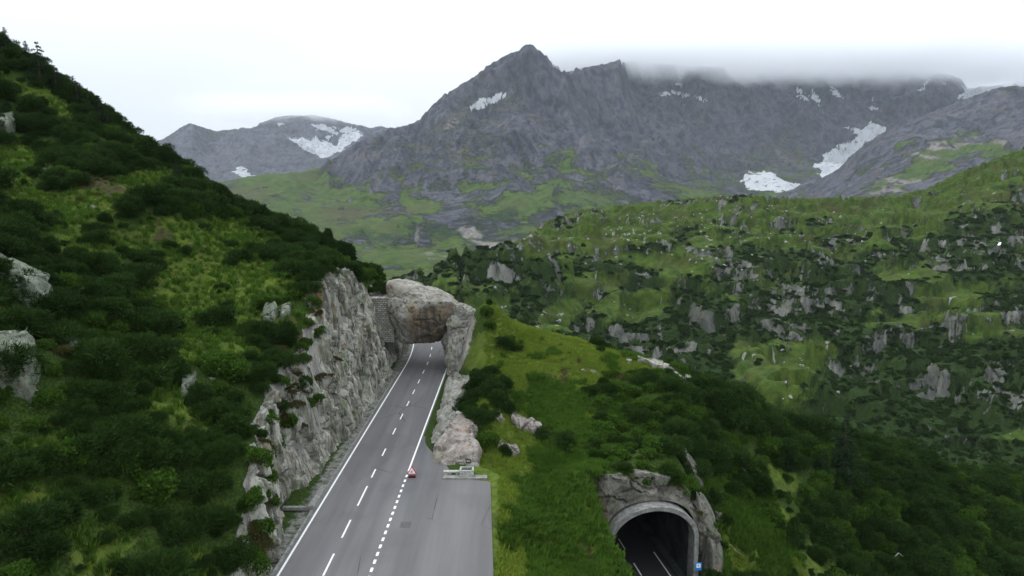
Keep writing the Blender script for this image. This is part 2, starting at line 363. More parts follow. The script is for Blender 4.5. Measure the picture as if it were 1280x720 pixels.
def H(x, y, detail=True):
    L = hL(x, y); Rr = hR(x, y)
    if detail:
        n = fbm(x/9, y/9, None, 5, 3)*1.5+fbm(x/2.2, y/2.2, None, 4, 5)*.38
        L = L+n*sstep(XTOP(y)+.5, XTOP(y)-5, x)*1.25; Rr = Rr+n*.8*sstep(0, 5, x-xright(y))
    zr = road_z(y)
    xb = XB(y)-.75; xt = XTOP(y)-.5
    z = np.where(x < road_cx(y), zr-.03+(L-zr)*sstep(0, 1, (xb-x)/(xb-xt)), zr-.03+(Rr-zr)*sstep(.0, 1.6, x-xright(y)))
    s, tt = port_st(x, y)
    inn = np.where(s < 0, np.clip((-s-4.7)/2.2, 0, 1)**.8, sstep(0, 1, (s-5.0)/3.2))
    cut = np.where(tt < 0, 1, 0)
    z = np.where(cut > 0, ZR-.05+(z-ZR)*inn, z)
    return z
def inside(poly, u, v):
    c = np.zeros(u.shape, bool); n = len(poly); j = n-1
    for i in range(n):
        xi, yi = poly[i]; xj, yj = poly[j]
        c ^= ((yi > v) != (yj > v)) & (u < (xj-xi)*(v-yi)/(yj-yi+1e-9)+xi); j = i
    return c
def blobs(u, v, lst):
    m = np.zeros(u.shape)
    u, v = u+fbm(u/34, v/26, None, 4, 401)*34, v+fbm(u/34, v/20, None, 4, 403)*17
    for b in lst:
        d = np.sqrt(((u-b[0])/b[2])**2+((v-b[1])/b[3])**2); m = np.maximum(m, np.clip(1.5-d, 0, 1)*(b[4] if len(b) > 4 else 1))
    return m
G_LEFT = [(20, 205, 45, 22), (110, 262, 50, 16), (190, 225, 40, 12), (240, 350, 55, 40), (275, 300, 60, 22), (215, 285, 40, 14), (320, 350, 40, 25), (230, 440, 25, 18), (250, 390, 40, 30), (90, 300, 40, 18), (180, 300, 50, 16), (30, 250, 40, 16), (300, 420, 20, 30), (40, 640, 45, 40, .75), (120, 680, 50, 30, .7), (150, 240, 60, 10), (350, 400, 20, 18), (60, 560, 30, 20, .6)]
H_LEFT = [(120, 240, 60, 14), (190, 292, 40, 14), (75, 425, 30, 18), (160, 435, 40, 14), (405, 430, 22, 40), (215, 255, 30, 10), (360, 420, 18, 30)]
G_RIGHT = [(765, 525, 40, 12, .9), (720, 490, 55, 30), (850, 548, 30, 12, .8), (735, 560, 25, 30), (870, 610, 30, 16, .7), (950, 640, 40, 16, .7), (840, 480, 30, 8), (640, 440, 60, 60), (700, 440, 60, 30), (650, 520, 60, 50), (660, 620, 60, 80), (700, 680, 70, 60), (760, 455, 60, 18), (620, 660, 40, 90), (710, 520, 40, 40), (930, 690, 50, 40, .8), (980, 600, 30, 20, .6), (1010, 700, 50, 25, .6)]
H_RIGHT = [(700, 465, 35, 14), (770, 470, 40, 12), (720, 690, 25, 12), (860, 490, 30, 10), (690, 545, 20, 14)]
S_RIGHT = [(595, 512, 30, 38), (800, 495, 45, 26), (780, 555, 45, 32), (600, 400, 10, 16), (640, 432, 14, 8), (850, 520, 50, 30)]
def near_masks(x, y, z):
    u, v = proj(x, y, z)
    left = x < -14
    g = np.where(left, np.maximum(blobs(u, v, G_LEFT)*np.clip(1.0+fbm(x/5, y/5, None, 4, 37)*1.6, 0, 1), .75*sstep(.14, .4, fbm(x/9, y/7, None, 4, 39))), np.maximum(blobs(u, v, G_RIGHT), 0))
    h = np.where(left, blobs(u, v, H_LEFT), blobs(u, v, H_RIGHT))*np.clip(.55+fbm(x/2.5, y/2.5, None, 4, 35)*1.6, 0, 1)
    s = np.where(left, 0, blobs(u, v, S_RIGHT))
    shrub = np.clip(1-g*1.1+s*1.5+fbm(x/3, y/3, None, 3, 33)*.35, 0, 1)
    return shrub, h, g
xs = np.concatenate([np.arange(-200, -90, 3), np.arange(-90, -40, .8), np.arange(-40, 34, .4), np.arange(34, 80, .7), np.arange(80, 170, 2.5)])
ys = np.concatenate([np.arange(8, 28, 1.5), np.arange(28, 122, .45), np.arange(122, 200, 1.6)])
X, Y = np.meshgrid(xs, ys); Z = H(X, Y)
gy, gx = np.gradient(Z, ys, xs); slope = np.hypot(gx, gy)
sh, he, gr = near_masks(X, Y, Z)
nz = fbm(X/5, Y/5, None, 4, 31)
rockm = np.clip(sstep(1.5, 2.4, slope)*1.1*(1-np.clip(gr, 0, 1)*.8), 0, 1)
rockm = np.where((X > 5) & (Y < 67), rockm*.25, rockm)
s_, t_ = port_st(X, Y)
def keep_near():
    c = lambda A: (A[:-1, :-1]+A[1:, :-1]+A[:-1, 1:]+A[1:, 1:])/4
    cs, ct = c(s_), c(t_)
    return ~((cs > -5.4) & (cs < 6.6) & (ct > -.9) & (ct < 1.0))
mx = lambda A: A
verge = sstep(2.0, 0.3, np.minimum(np.abs(X-(road_cx(Y)-4.2)), 9))*(Y > 40)
near = mesh_np('hillside', np.stack([X, Y, Z], -1), grid_faces(len(ys), len(xs), keep_near()), M['near'], True,
    dict(rock=rockm, shrub=sh, heath=np.clip(he*.9, 0, 1), snow=0*Z, scree=np.clip(verge*.55, 0, 1)))
tag(near, kind='structure')
def near_z(x, y): return float(H(np.array([x]), np.array([y]))[0])
# ------------------------------------------------------------------ polar landforms
def sil_fn(pts, jit=1.2, k=0):
    a = np.array(pts, float)
    return lambda u: np.interp(u, a[:, 0], a[:, 1])+jit*fbm(u/9., u*0+k, None, 4, k)*1.6
def polar(u0, u1, du, rad):
    us = np.arange(u0, u1+du, du); tan = (us-640)/F/CT
    return us, tan, np.asarray(rad)
def landform(name, pts, u0, u1, du, ya, sil, noise, attrs_fn, scale, w, mat, c=.3, its=7):
    """height sheet over a fan of directions: rows are distances, columns are bearings"""
    us, tan, ya = polar(u0, u1, du, ya)
    YY, TT = np.meshgrid(ya, tan, indexing='ij'); XX = YY*TT
    f = RBF([p for p in pts], scale, c)
    ZZ = f(XX, YY); ZZ = ZZ+noise(XX, YY, ZZ)
    if sil is not None:
        for it_ in range(its):
            U, V = proj(XX, YY, ZZ)
            k = V.argmin(0); cols = np.arange(len(us))
            tgt = sil(U[k, cols]); yy = YY[k, cols]
            d = z_for_v(yy, tgt)-ZZ[k, cols]
            kr = np.exp(-(np.arange(-24, 25)/(10. if it_ < its-3 else 3.5))**2); kr /= kr.sum(); lim = np.median(np.abs(d))*2.5+3; d = np.convolve(np.pad(np.clip(d, -lim*1.5, lim), 24, mode='edge'), kr, 'valid')
            yy = np.convolve(np.pad(yy, 24, mode='edge'), kr, 'valid')
            wt = np.exp(-((YY-yy[None])/w)**2)
            wt = np.where(d[None] < 0, np.maximum(wt, np.exp(-((YY-yy[None])/(w*1.6))**2)), wt)
            ZZ = ZZ+d[None]*wt
    U, V = proj(XX, YY, ZZ)
    dzr = np.gradient(ZZ, ya, axis=0); dzx = np.gradient(ZZ, axis=1)/(np.gradient(XX, axis=1)+1e-6)
    sl = np.hypot(dzr-dzx*TT, dzx)
    o = mesh_np(name, np.stack([XX, YY, ZZ], -1), grid_faces(len(ya), len(us)), mat, True, attrs_fn(XX, YY, ZZ, U, V, sl))
    tag(o, kind='structure')
    return o, (XX, YY, ZZ, U, V, sl, us, ya)
# --- hillside across the gorge (D) and the valley behind it
silD = sil_fn([(300, 330), (440, 330), (520, 352), (540, 345), (560, 331), (590, 313), (615, 306), (640, 304), (655, 296), (680, 277), (720, 263), (770, 256), (830, 251), (880, 246), (930, 244), (1000, 248),
               (1060, 246), (1120, 244), (1160, 235), (1185, 222), (1200, 214), (1225, 206), (1240, 199), (1280, 186), (1400, 150), (1700, 120)], .8, 5)
DP = []
dv = [(640, 240, -76), (560, 262, None), (500, 300, None), (450, 350, None), (400, 410, None), (350, 480, None), (300, 570, None), (272, 650, None)]
for u in (760, 880, 1000, 1120, 1240, 1400):
    for v, y, z in dv:
        if u < 800 and v in (300, 272): y += 40
        p = P(u, v+(-22 if u > 1150 and v < 360 else 0), y); DP.append((p[0], y, p[2] if z is None else z))
    p = P(u, float(silD(np.array([u]))[0]), 740); DP.append(p)
    DP.append((p[0]*1.12, 830, p[2]-25)); DP.append((p[0]*1.5, 1150, -60))
for u, v, y in ((600, 312, 440), (640, 306, 450), (560, 335, 430), (530, 352, 420), (670, 310, 440), (640, 350, 400), (600, 350, 390), (660, 400, 340), (700, 420, 320), (620, 400, 330), (690, 340, 460), (720, 310, 520), (700, 290, 600), (680, 282, 650), (740, 270, 690), (480, 370, 400)):
    DP.append(P(u, v, y))
for x, y, z in ((-150, 420, -70), (-300, 400, -60), (-100, 520, -75), (-20, 560, -60), (-60, 640, -90), (0, 800, -80), (-200, 800, -110), (0, 1100, -112), (-300, 1100, -115), (-600, 900, -60), (-500, 500, -20),
                (-100, 220, -85), (0, 200, -100), (100, 190, -105), (200, 180, -110), (-150, 140, -110), (0, 135, -125), (150, 130, -125), (-250, 250, -60), (300, 1300, -90), (700, 1300, -40)):
    DP.append((x, y, z))
def noiseD(x, y, z):
    am = sstep(150, 300, y)
    wx, wy = x+fbm(x/60, y/60, None, 3, 8)*30, y+fbm(x/60, y/60, None, 3, 9)*30
    n = fbm(wx/110, wy/75, None, 5, 41)*24*am+ridged(wx/48, wy/42, 5, 43)*9.5*am
    # broken cliff bands: terraces that wander across the slope
    for per, a, k in ((15., .8, 61), (6.5, .5, 67)):
        q = (z+n)/per+fbm(x/70, y/70, None, 3, k)*1.6
        fr = q-np.floor(q); step = sstep(.36, .64, fr)-fr
        n = n+a*per*step*np.clip(.55+fbm(x/45, y/45, None, 3, k+1)*1.7, 0, 1)*am
    n = n+fbm(x/12, y/11, None, 4, 47)*2.1*am
    kd = np.exp(-(((x+12)/75)**2+((y-1000)/300)**2))
    return n*(1-.6*kd)*sstep(1400, 900, y)
G_D = [(980, 480, 45, 50), (940, 440, 35, 14), (600, 390, 40, 12), (740, 350, 35, 14), (800, 390, 50, 14), (700, 395, 30, 20), (1210, 235, 35, 22), (1100, 270, 40, 10), (1120, 340, 30, 12), (1180, 370, 40, 14), (860, 330, 40, 14), (1230, 415, 40, 16),
       (1260, 545, 40, 6), (1150, 400, 50, 10), (900, 300, 30, 10), (760, 290, 60, 12), (850, 265, 60, 10), (1000, 262, 60, 8), (700, 300, 40, 10), (930, 455, 20, 30), (1010, 440, 20, 40), (1100, 385, 20, 14)]
S_D = [(625, 335, 55, 22), (735, 345, 28, 18), (660, 380, 24, 20), (770, 412, 24, 14), (850, 425, 45, 18), (1180, 470, 90, 40), (1080, 380, 50, 20), (1230, 330, 40, 12), (1130, 520, 150, 45), (960, 400, 90, 16), (870, 400, 50, 14), (1240, 440, 60, 20), (985, 395, 50, 14), (1050, 345, 50, 12), (1110, 455, 60, 16), (1000, 545, 140, 16), (1200, 600, 200, 60)]
R_D = [(880, 318, 34, 12), (1000, 378, 60, 22), (925, 345, 30, 12), (710, 300, 40, 8), (770, 315, 20, 8), (760, 370, 22, 8), (1150, 330, 60, 9), (1240, 300, 30, 12), (930, 260, 30, 9), (1240, 395, 45, 12), (1190, 480, 30, 22), (1000, 420, 30, 12), (1150, 410, 35, 14), (640, 340, 18, 12), (830, 270, 40, 8), (1060, 300, 45, 6), (850, 470, 20, 12), (610, 350, 20, 8), (680, 410, 14, 12), (1260, 470, 25, 20)]
def attrsD(x, y, z, u, v, sl):
    n = fbm(x/36, y/15, None, 5, 71); n2 = fbm(x/70, y/50, None, 4, 77)
    S, G, K = blobs(u, v, S_D), blobs(u, v, G_D), blobs(u, v, R_D)
    rock = sstep(.72, 1.4, sl+n*.9+K*.75-.15)*(.25+.6*sstep(.1, .8, K+n*1.3+.3))
    rock = np.clip(rock*np.clip(.75+fbm(x/7, y/7, None, 4, 73)*1.5, 0, 1.2)+sstep(.25, .55, n)*sstep(.1, .5, n2+.25)*.42, 0, 1)*(1-.6*np.clip(G, 0, 1))*sstep(1200, 800, y)
    shr = np.clip(.55+n*1.1+n2*.6+S*.75-G*1.1-sstep(520, 700, y)*.4+sstep(290, 440, v)*.45, 0, 1)*sstep(1000, 800, y)
    scr = np.clip(sstep(.38, .5, fbm(x/5, y/5, None, 3, 91))*(.3+G)*.7, 0, .8)
    return dict(rock=rock, shrub=shr, snow=0*x, scree=scr*sstep(1000, 700, y), heath=np.clip(n2*1.4-.2+sstep(550, 700, y)*.2, 0, .8))
rD = np.concatenate([np.linspace(125, 230, 30), np.linspace(232, 800, 380), np.geomspace(806, 1500, 50)])
objD, dD = landform('far_hillside', DP, -250, 1560, 1.6, rD, silD, noiseD, attrsD, 100., 55, M['mid'], .25)
# --- valley floor sheet out to the horizon
silNone = None
gs = np.concatenate([-np.geomspace(6300, 300, 24), np.linspace(-250, 250, 11), np.geomspace(300, 6300, 24)])
gX, gY = np.meshgrid(gs, gs+4000); gZ = -128+0*gX
o = mesh_np('ground', np.stack([gX, gY, gZ], -1), grid_faces(len(gs), len(gs)), M['far'], True, dict(rock=0*gX, shrub=.3+0*gX, snow=0*gX, scree=0*gX, heath=.3+0*gX)); tag(o, kind='structure')
# --- main massif (B)
silB = sil_fn([(180, 262), (250, 240), (270, 229), (300, 222), (330, 217), (355, 216), (380, 214), (410, 205), (425, 192), (440, 183), (455, 173), (470, 166), (485, 161), (500, 158), (515, 154), (525, 149), (540, 132), (550, 122), (560, 116), (575, 107), (590, 97), (600, 90), (610, 82), (625, 73),
               (640, 65), (650, 62), (655, 57), (663, 55), (670, 60), (680, 68), (688, 76), (695, 82), (702, 89), (712, 88), (725, 85), (745, 82), (765, 77), (780, 75), (800, 78), (830, 80), (860, 82), (900, 84), (940, 86), (960, 84), (990, 88), (1030, 87), (1060, 88), (1100, 86), (1130, 86), (1160, 90),
               (1190, 94), (1203, 99), (1210, 110), (1240, 107), (1280, 100), (1500, 95)], 1.6, 13)
BP = [P(*p) for p in ((663, 58, 3500), (640, 66, 3450), (610, 84, 3350), (575, 108, 3250), (540, 134, 3100), (500, 158, 3000), (455, 176, 2850), (410, 206, 2650), (380, 216, 2450), (330, 218, 2350), (270, 230, 2250),
      (702, 92, 3550), (740, 84, 3900), (800, 90, 4150), (900, 100, 4400), (1000, 108, 4550), (1100, 101, 4650), (1190, 97, 4500), (1215, 112, 4700), (1280, 104, 4800), (1500, 95, 4800),
      (640, 110, 3200), (600, 150, 2900), (560, 170, 2800), (560, 230, 2250), (600, 250, 2050), (520, 200, 2500), (500, 250, 2050), (640, 180, 2700), (690, 130, 3250), (690, 200, 2600), (640, 250, 2050), (740, 180, 2950), (780, 225, 2550), (720, 245, 2150),
      (760, 140, 3500), (820, 170, 3450), (880, 215, 3100), (860, 140, 3900), (940, 180, 3900), (940, 240, 3050), (1000, 240, 3250), (1035, 222, 3500), (1035, 195, 3750), (980, 150, 4200), (1060, 175, 4000), (1095, 158, 4200), (1110, 130, 4450), (1170, 130, 4300),
      (440, 230, 2250), (400, 250, 2000), (350, 250, 2000), (300, 245, 2000), (450, 280, 1750), (400, 285, 1700), (330, 280, 1700), (480, 300, 1650), (530, 308, 1640), (600, 300, 1680), (650, 288, 1750), (700, 275, 1850), (560, 290, 1720), (800, 262, 2200),
      (560, 312, 1600), (480, 318, 1500), (640, 302, 1560))]
BP += [(-900, 1300, -110), (0, 1300, -118), (800, 1500, -60), (1500, 2200, -20), (2500, 3500, 100), (-1800, 2000, 20), (-1600, 3500, 100), (-400, 4200, 500), (200, 4400, 500), (-1000, 4300, 100), (2500, 5200, 600), (1000, 5300, 500), (0, 5300, 150), (-1500, 5200, 0), (3600, 5200, 700)]
def noiseB(x, y, z):
    wx, wy = x+fbm(x/500, y/500, None, 3, 101)*220, y+fbm(x/500, y/500, None, 3, 102)*220
    hgt = sstep(-90, 250, z)
    n = ridged(wx/900, wy/1000, 6, 111, .48)*190+ridged(wx/260, wy/330, 6, 117, .52)*50
    n2 = fbm(x/170, y/170, None, 6, 121, .58)*32
    lw = .2+.8*sstep(-.33, -.2, x/y)
    return lw*n*(.12+.88*hgt)*.9+n2*(.4+.45*hgt)-12*hgt
SN_B = [[(585, 133), (600, 126), (622, 119), (636, 118), (630, 124), (608, 132), (590, 137)],
        [(930, 214), (945, 217), (958, 212), (975, 222), (1000, 232), (1030, 230), (1036, 238), (1010, 247), (985, 240), (932, 237)],
        [(1018, 205), (1040, 185), (1068, 172), (1080, 160), (1098, 156), (1104, 164), (1092, 175), (1072, 190), (1050, 212), (1040, 222), (1030, 228), (1024, 215)],
        [(1055, 158), (1068, 160), (1078, 164), (1066, 166)], [(1086, 152), (1104, 157), (1098, 163), (1088, 161)],
        [(822, 117), (832, 114), (838, 119), (828, 121)], [(840, 113), (858, 116), (860, 119), (844, 118)], [(866, 120), (880, 124), (886, 127), (872, 125)], [(843, 104), (852, 105), (850, 108)],
        [(993, 108), (1000, 112), (1008, 127), (1001, 124)], [(1010, 110), (1020, 120), (1024, 133), (1014, 124)], [(1036, 108), (1048, 114), (1056, 123), (1044, 119)],
        [(1146, 112), (1156, 104), (1168, 96), (1160, 105), (1150, 114)], [(1087, 122), (1095, 124), (1092, 127)], [(1085, 133), (1094, 134), (1093, 139), (1087, 138)], [(1180, 104), (1186, 105), (1184, 108)],
        [(1198, 124), (1206, 106), (1240, 100), (1420, 92), (1500, 100), (1500, 130), (1240, 125)]]
G_B = [(350, 230, 80, 22), (420, 265, 60, 30), (390, 300, 60, 14), (480, 290, 25, 14), (560, 290, 20, 12), (520, 260, 20, 14), (800, 205, 35, 12, .7), (700, 205, 25, 14, .6), (680, 250, 70, 10), (720, 235, 40, 12, .7), (870, 195, 20, 8, .5), (450, 320, 80, 14), (540, 320, 60, 10), (640, 262, 40, 10), (760, 215, 30, 14, .6), (330, 260, 60, 20), (600, 230, 30, 10, .45), (440, 240, 30, 10), (520, 220, 30, 10, .5)]
SC_B = [(615, 303, 32, 5, .9), (560, 314, 40, 3, .6), (520, 290, 4, 14, .7), (600, 180, 60, 14, .55), (560, 195, 50, 12, .5), (940, 205, 50, 20, .6), (980, 190, 40, 30, .6), (1110, 150, 30, 8, .6), (1130, 160, 40, 6, .6), (660, 210, 14, 14, .5), (640, 100, 18, 18, .45), (590, 290, 12, 8), (585, 160, 60, 36, .62), (640, 130, 26, 40, .5), (520, 185, 40, 16, .5), (900, 150, 50, 20, .4), (1000, 180, 40, 20, .4)]
def attrsB(x, y, z, u, v, sl):
    n = fbm(x/120, y/120, None, 5, 131); n2 = fbm(x/350, y/350, None, 4, 135); G = blobs(u, v, G_B)
    uj, vj = u+fbm(x/75, y/75, None, 5, 141, .65)*15, v+fbm(x/75, y/75, None, 5, 143, .65)*6
    snow = np.zeros(x.shape)
    for p in SN_B: snow = np.maximum(snow, inside(p, uj, vj)*1.)
    CL = blobs(u, v, [(560, 262, 90, 34), (640, 250, 60, 30), (480, 240, 40, 20), (740, 215, 60, 22), (430, 255, 40, 18), (410, 290, 30, 12), (350, 245, 30, 8), (520, 210, 60, 24)])
    low = sstep(430, -20, z+n*190+fbm(x/50, y/50, None, 4, 137)*120)
    rock = np.clip(1.1-low*.7-G*.75+n*.95+sstep(.5, 1.1, sl)*.45+CL*.38, 0, 1)
    rock = np.clip(rock+(u < 500)*sstep(.12, .4, fbm(x/55, y/40, None, 5, 139))*.7*sstep(215, 225, v), 0, 1)
    rock = np.where(v < 175, np.maximum(rock, 1-G*.5), rock)
    shr = np.clip(low*.75+n*.9-G*.35-.15, 0, 1)*sstep(200, 0, z)
    shr = np.maximum(shr, blobs(u, v, [(560, 285, 70, 14), (620, 275, 30, 14), (440, 270, 20, 10)])*.75)
    scr = np.clip(blobs(u, v, SC_B)*.9+n*.6, 0, 1)
    return dict(rock=rock*(1-snow)*(1-.75*scr), shrub=shr, snow=snow, scree=scr, heath=np.clip(n2*1.3+.15, 0, .7))
rB = np.concatenate([np.linspace(1250, 5000, 480), [5200, 5400]])
objB, dB = landform('mountain', BP, 90, 1640, 1.25, rB, silB, noiseB, attrsB, 1000., 260, M['far'], .12)
# --- far range on the left (A)
silA = sil_fn([(60, 235), (120, 205), (180, 181), (205, 173), (222, 162), (238, 153), (250, 158), (268, 164), (280, 163), (300, 160), (315, 161), (325, 154), (340, 148), (360, 144), (390, 144), (410, 147), (430, 152), (455, 158), (466, 160), (474, 157), (482, 160), (500, 163), (600, 190)], 1.3, 23)
AP = [P(u, float(silA(np.array([u]))[0]), y) for u, y in ((60, 6200), (120, 6200), (180, 6100), (238, 6000), (300, 6500), (360, 7000), (430, 7300), (474, 6800), (560, 6800))]
AP += [P(*p) for p in ((240, 190, 5600), (300, 200, 5500), (200, 220, 5000), (300, 225, 4900), (270, 232, 4700), (360, 195, 5700), (400, 200, 5600), (400, 180, 6300), (360, 175, 6400), (440, 180, 6400), (340, 225, 5000), (400, 225, 5000), (480, 200, 5600), (560, 215, 5400), (100, 240, 4800))]
AP += [(-5000, 4300, -50), (-2000, 4300, -50), (0, 4300, 0), (-4500, 8500, 0), (-2000, 9000, 0), (0, 9000, 0)]
def noiseA(x, y, z):
    wx, wy = x+fbm(x/900, y/900, None, 3, 201)*300, y+fbm(x/900, y/900, None, 3, 202)*300
    return (ridged(wx/1100, wy/1300, 7, 211, .6)*120+fbm(x/220, y/220, None, 5, 213, .6)*35)*sstep(-50, 300, z)
SN_A = [[(360, 173), (375, 172), (385, 178), (396, 170), (400, 176), (412, 178), (418, 184), (430, 170), (425, 160), (440, 160), (454, 170), (440, 180), (420, 192), (405, 198), (385, 190)], [(392, 156), (402, 155), (420, 160), (426, 168), (412, 166), (398, 162)], [(346, 153), (356, 155), (352, 158)], [(404, 167), (413, 170), (410, 175)], [(290, 216), (300, 208), (320, 220), (308, 222)]]
def attrsA(x, y, z, u, v, sl):
    n = fbm(x/200, y/200, None, 5, 221); uj, vj = u+fbm(x/110, y/110, None, 5, 223, .65)*13, v+fbm(x/110, y/110, None, 5, 224, .65)*5
    snow = np.zeros(x.shape)
    for p in SN_A: snow = np.maximum(snow, inside(p, uj, vj)*1.)
    return dict(rock=np.clip(.9+n, 0, 1), shrub=0*x, snow=snow, scree=np.clip(.35+n, 0, 1), heath=np.clip(.5-n, 0, 1))
objA, dA = landform('distant_mountain', AP, -40, 640, 1.3, np.linspace(4300, 8200, 260), silA, noiseA, attrsA, 1500., 450, M['far'], .12)
# --- shoulder on the right in front of the glacier valley (C)
silC = sil_fn([(980, 300), (1010, 275), (1030, 246), (1040, 226), (1050, 212), (1062, 196), (1080, 181), (1100, 168), (1125, 155), (1150, 146), (1180, 134), (1200, 126), (1225, 117), (1245, 110), (1265, 107), (1280, 108), (1350, 90), (1600, 60)], .9, 33)
CP = [P(u, float(silC(np.array([u]))[0]), y) for u, y in ((1010, 2500), (1030, 2600), (1050, 2700), (1080, 2800), (1125, 2850), (1180, 2900), (1245, 2900), (1350, 2900), (1600, 2900))]
CP += [P(*p) for p in ((1060, 245, 2000), (1120, 240, 1900), (1100, 210, 2350), (1160, 190, 2350), (1200, 200, 2050), (1250, 170, 2250), (1250, 200, 1800), (1180, 225, 1800), (1350, 160, 2000), (1350, 200, 1600), (1600, 180, 1600), (1200, 160, 2600), (1100, 262, 1700), (1200, 262, 1550), (1350, 262, 1400), (1000, 290, 2000))]
CP += [(500, 1400, -110), (1500, 1200, -60), (900, 3500, 0), (1600, 3600, 100), (2500, 3500, 300), (3500, 2500, 600), (2600, 1300, 0)]
def noiseC(x, y, z):
    wx, wy = x+fbm(x/400, y/400, None, 3, 301)*150, y+fbm(x/400, y/400, None, 3, 302)*150
    return (ridged(wx/500, wy/600, 6, 311)*45+fbm(x/110, y/110, None, 6, 313, .6)*26)*sstep(-80, 120, z)
def attrsC(x, y, z, u, v, sl):
    n = fbm(x/90, y/90, None, 5, 321)
    G = blobs(u, v, [(1180, 190, 50, 16), (1240, 190, 40, 12, .8), (1120, 215, 40, 12, .6), (1090, 235, 30, 8, .5), (1200, 170, 30, 10, .5), (1160, 205, 30, 12)])
    return dict(rock=np.clip(1.0-G*.8+n*1.1-sstep(250, 0, z)*.2, 0, 1), shrub=np.clip(.45+n-G*.4, 0, 1), snow=0*x,
                scree=np.clip(blobs(u, v, [(1240, 175, 50, 8), (1180, 180, 30, 5), (1130, 225, 40, 6), (1110, 240, 30, 6), (1150, 195, 20, 4)])*.9+n*.4, 0, 1), heath=np.clip(.2+n, 0, .6))
objC, dC = landform('mountain_shoulder', CP, 960, 1640, 1.3, np.linspace(1200, 3400, 280), silC, noiseC, attrsC, 800., 200, M['far'], .12)
#PART2
# ------------------------------------------------------------------ roads
def strip(name, mat, ys_, x0f, x1f, zoff, parent=None, zf=road_z):
    ys_ = np.asarray(ys_, float); a = np.stack([x0f(ys_), ys_, zf(ys_)+zoff], -1); b = np.stack([x1f(ys_), ys_, zf(ys_)+zoff], -1)
    V = np.stack([a, b], 1); return V, grid_faces(len(ys_), 2)
def strips(name, mat, lst, parent=None):
    Vs, Fs, k = [], [], 0
    for V, f in lst: Vs.append(V.reshape(-1, 3)); Fs.append(f+k); k += V.shape[0]*2
    return mesh_np(name, np.concatenate(Vs), np.concatenate(Fs), mat, False, None, parent)
yr = np.arange(8, 150, 1.)
road = strips('road', M['road'], [strip('', 0, yr, lambda y: road_cx(y)-3.62, lambda y: road_cx(y)+3.62, 0)]); tag(road, kind='structure')
ln = []
L = lambda y0, y1, o, w: ln.append(strip('', 0, np.arange(y0, y1+.01, min(1., (y1-y0))), lambda y: road_cx(y)+o-w/2, lambda y: road_cx(y)+o+w/2, .006))
L(8, 149, -3.28, .17); L(64.4, 149, 3.38, .17)
for a, b in ((38.5, 42.), (46.0, 49.5), (51.4, 55.2), (57.0, 61.6), (62.9, 64.9), (68.3, 70.6)): L(a, b, 0.02, .15)
y = 74.6
while y < 145: L(y, y+2.2, 0.02, .14); y += 5.1
y = 30
while y < 64: L(y, y+.55, 3.38, .2); y += 1.1
m_ = strips('road_marking', M['paint'], ln, road)
# lay-by
yl = np.concatenate([np.arange(8, 63, 1.), np.arange(63, 74.1, .5)])
lb = strips('lay_by', M['layby'], [strip('', 0, yl, lambda y: road_cx(y)+3.62, lambda y: np.where(y < 62.6, -1.35-.045*(y-46), np.maximum(-9.75+3.9*sstep(73.5, 62.6, y), road_cx(y)+3.66)), -.004)]); tag(lb, kind='structure')
bm = bmesh.new()
def kseg(y0, y1, x, h, w, n=1.15):
    y = y0
    while y < y1:
        box(bm, (x+random.uniform(-.015, .015), y+n/2, h/2-.05), (w, n-.03, h+.1), 0, .02); y += n
kseg(20, 56, -17.42, .14, .22); kseg(60.4, 100, -17.38, .13, .2)
box(bm, (-17.5, 58.1, .22), (.6, 4.3, .55), 0, .04); box(bm, (-18.9, 56.2, .16), (2.3, .35, .3), 0, .03)
kb = bm_obj('kerb', bm, M['kerb']); tag(kb, kind='structure')
bm = bmesh.new(); box(bm, (-4.55, 62.85, .03), (4.3, .75, .22), 0, .03)
kb = bm_obj('kerb', bm, M['kerb']); tag(kb, kind='structure')
px_, py_, _ = PZ(507, 656, 0)
bm = bmesh.new(); box(bm, (px_, py_, 0), (.9, 1.0, .006)); bm_obj('asphalt_patch', bm, simple('fresh_asphalt', (.085, .085, .088), .8), lb)
# ------------------------------------------------------------------ lower road and tunnel
def q(s, t, z): return (PX+s*LX[0]+t*AX[0], PY+s*LX[1]+t*AX[1], z)
def fl(name, mat, rects, z, parent=None):
    V, Fc = [], []
    for s0, s1, t0, t1 in rects:
        k = len(V); V += [q(s0, t0, z), q(s1, t0, z), q(s1, t1, z), q(s0, t1, z)]; Fc.append((k, k+1, k+2, k+3))
    return mesh_np(name, V, Fc, mat, False, None, parent)
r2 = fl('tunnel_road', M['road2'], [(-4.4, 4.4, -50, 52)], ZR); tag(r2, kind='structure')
fl('road_marking', M['paint'], [(-3.2, -3.06, -50, 50), (2.75, 2.89, -50, 6)]+[(-.2, -.06, a, a+2.4) for a in np.arange(-45, 48, 5.2)], ZR+.006, r2)
portal = empty('tunnel_portal', (PX, PY, ZR))
tag(portal, 'arched concrete mouth of the lower road tunnel set in rock', 'tunnel')
def arch(a, h, b, n=36):
    """half-ellipse crown of rise b on upright walls; a = half width, h = total height"""
    pts = [(-a, 0.)]+[(-a*(1-.0), (h-b)*.5)]
    for i in range(n+1):
        th = math.pi*(1-i/n); pts.append((a*math.cos(th), h-b+b*math.sin(th)))
    return pts+[(a, (h-b)*.5), (a, 0.)]
def loc(s, t, z): x, y, zz = q(s, t, z); return (x-PX, y-PY, zz)
inner, outer = arch(4.25, 8.45, 3.3), arch(4.72, 8.9, 3.6)
def ringmesh(name, prof, ts, mat, flip=False):
    V = [loc(s, t, z) for t in ts for s, z in prof]
    f = grid_faces(len(ts), len(prof)); f = f[:, ::-1] if flip else f
    return mesh_np(name, V, f, mat, True, None, portal)
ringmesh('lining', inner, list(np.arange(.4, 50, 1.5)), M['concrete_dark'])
V = []; ts = (-1.0, -.95, .6)
sec = [(inner, -.95), (inner, .45)], 
prof = []
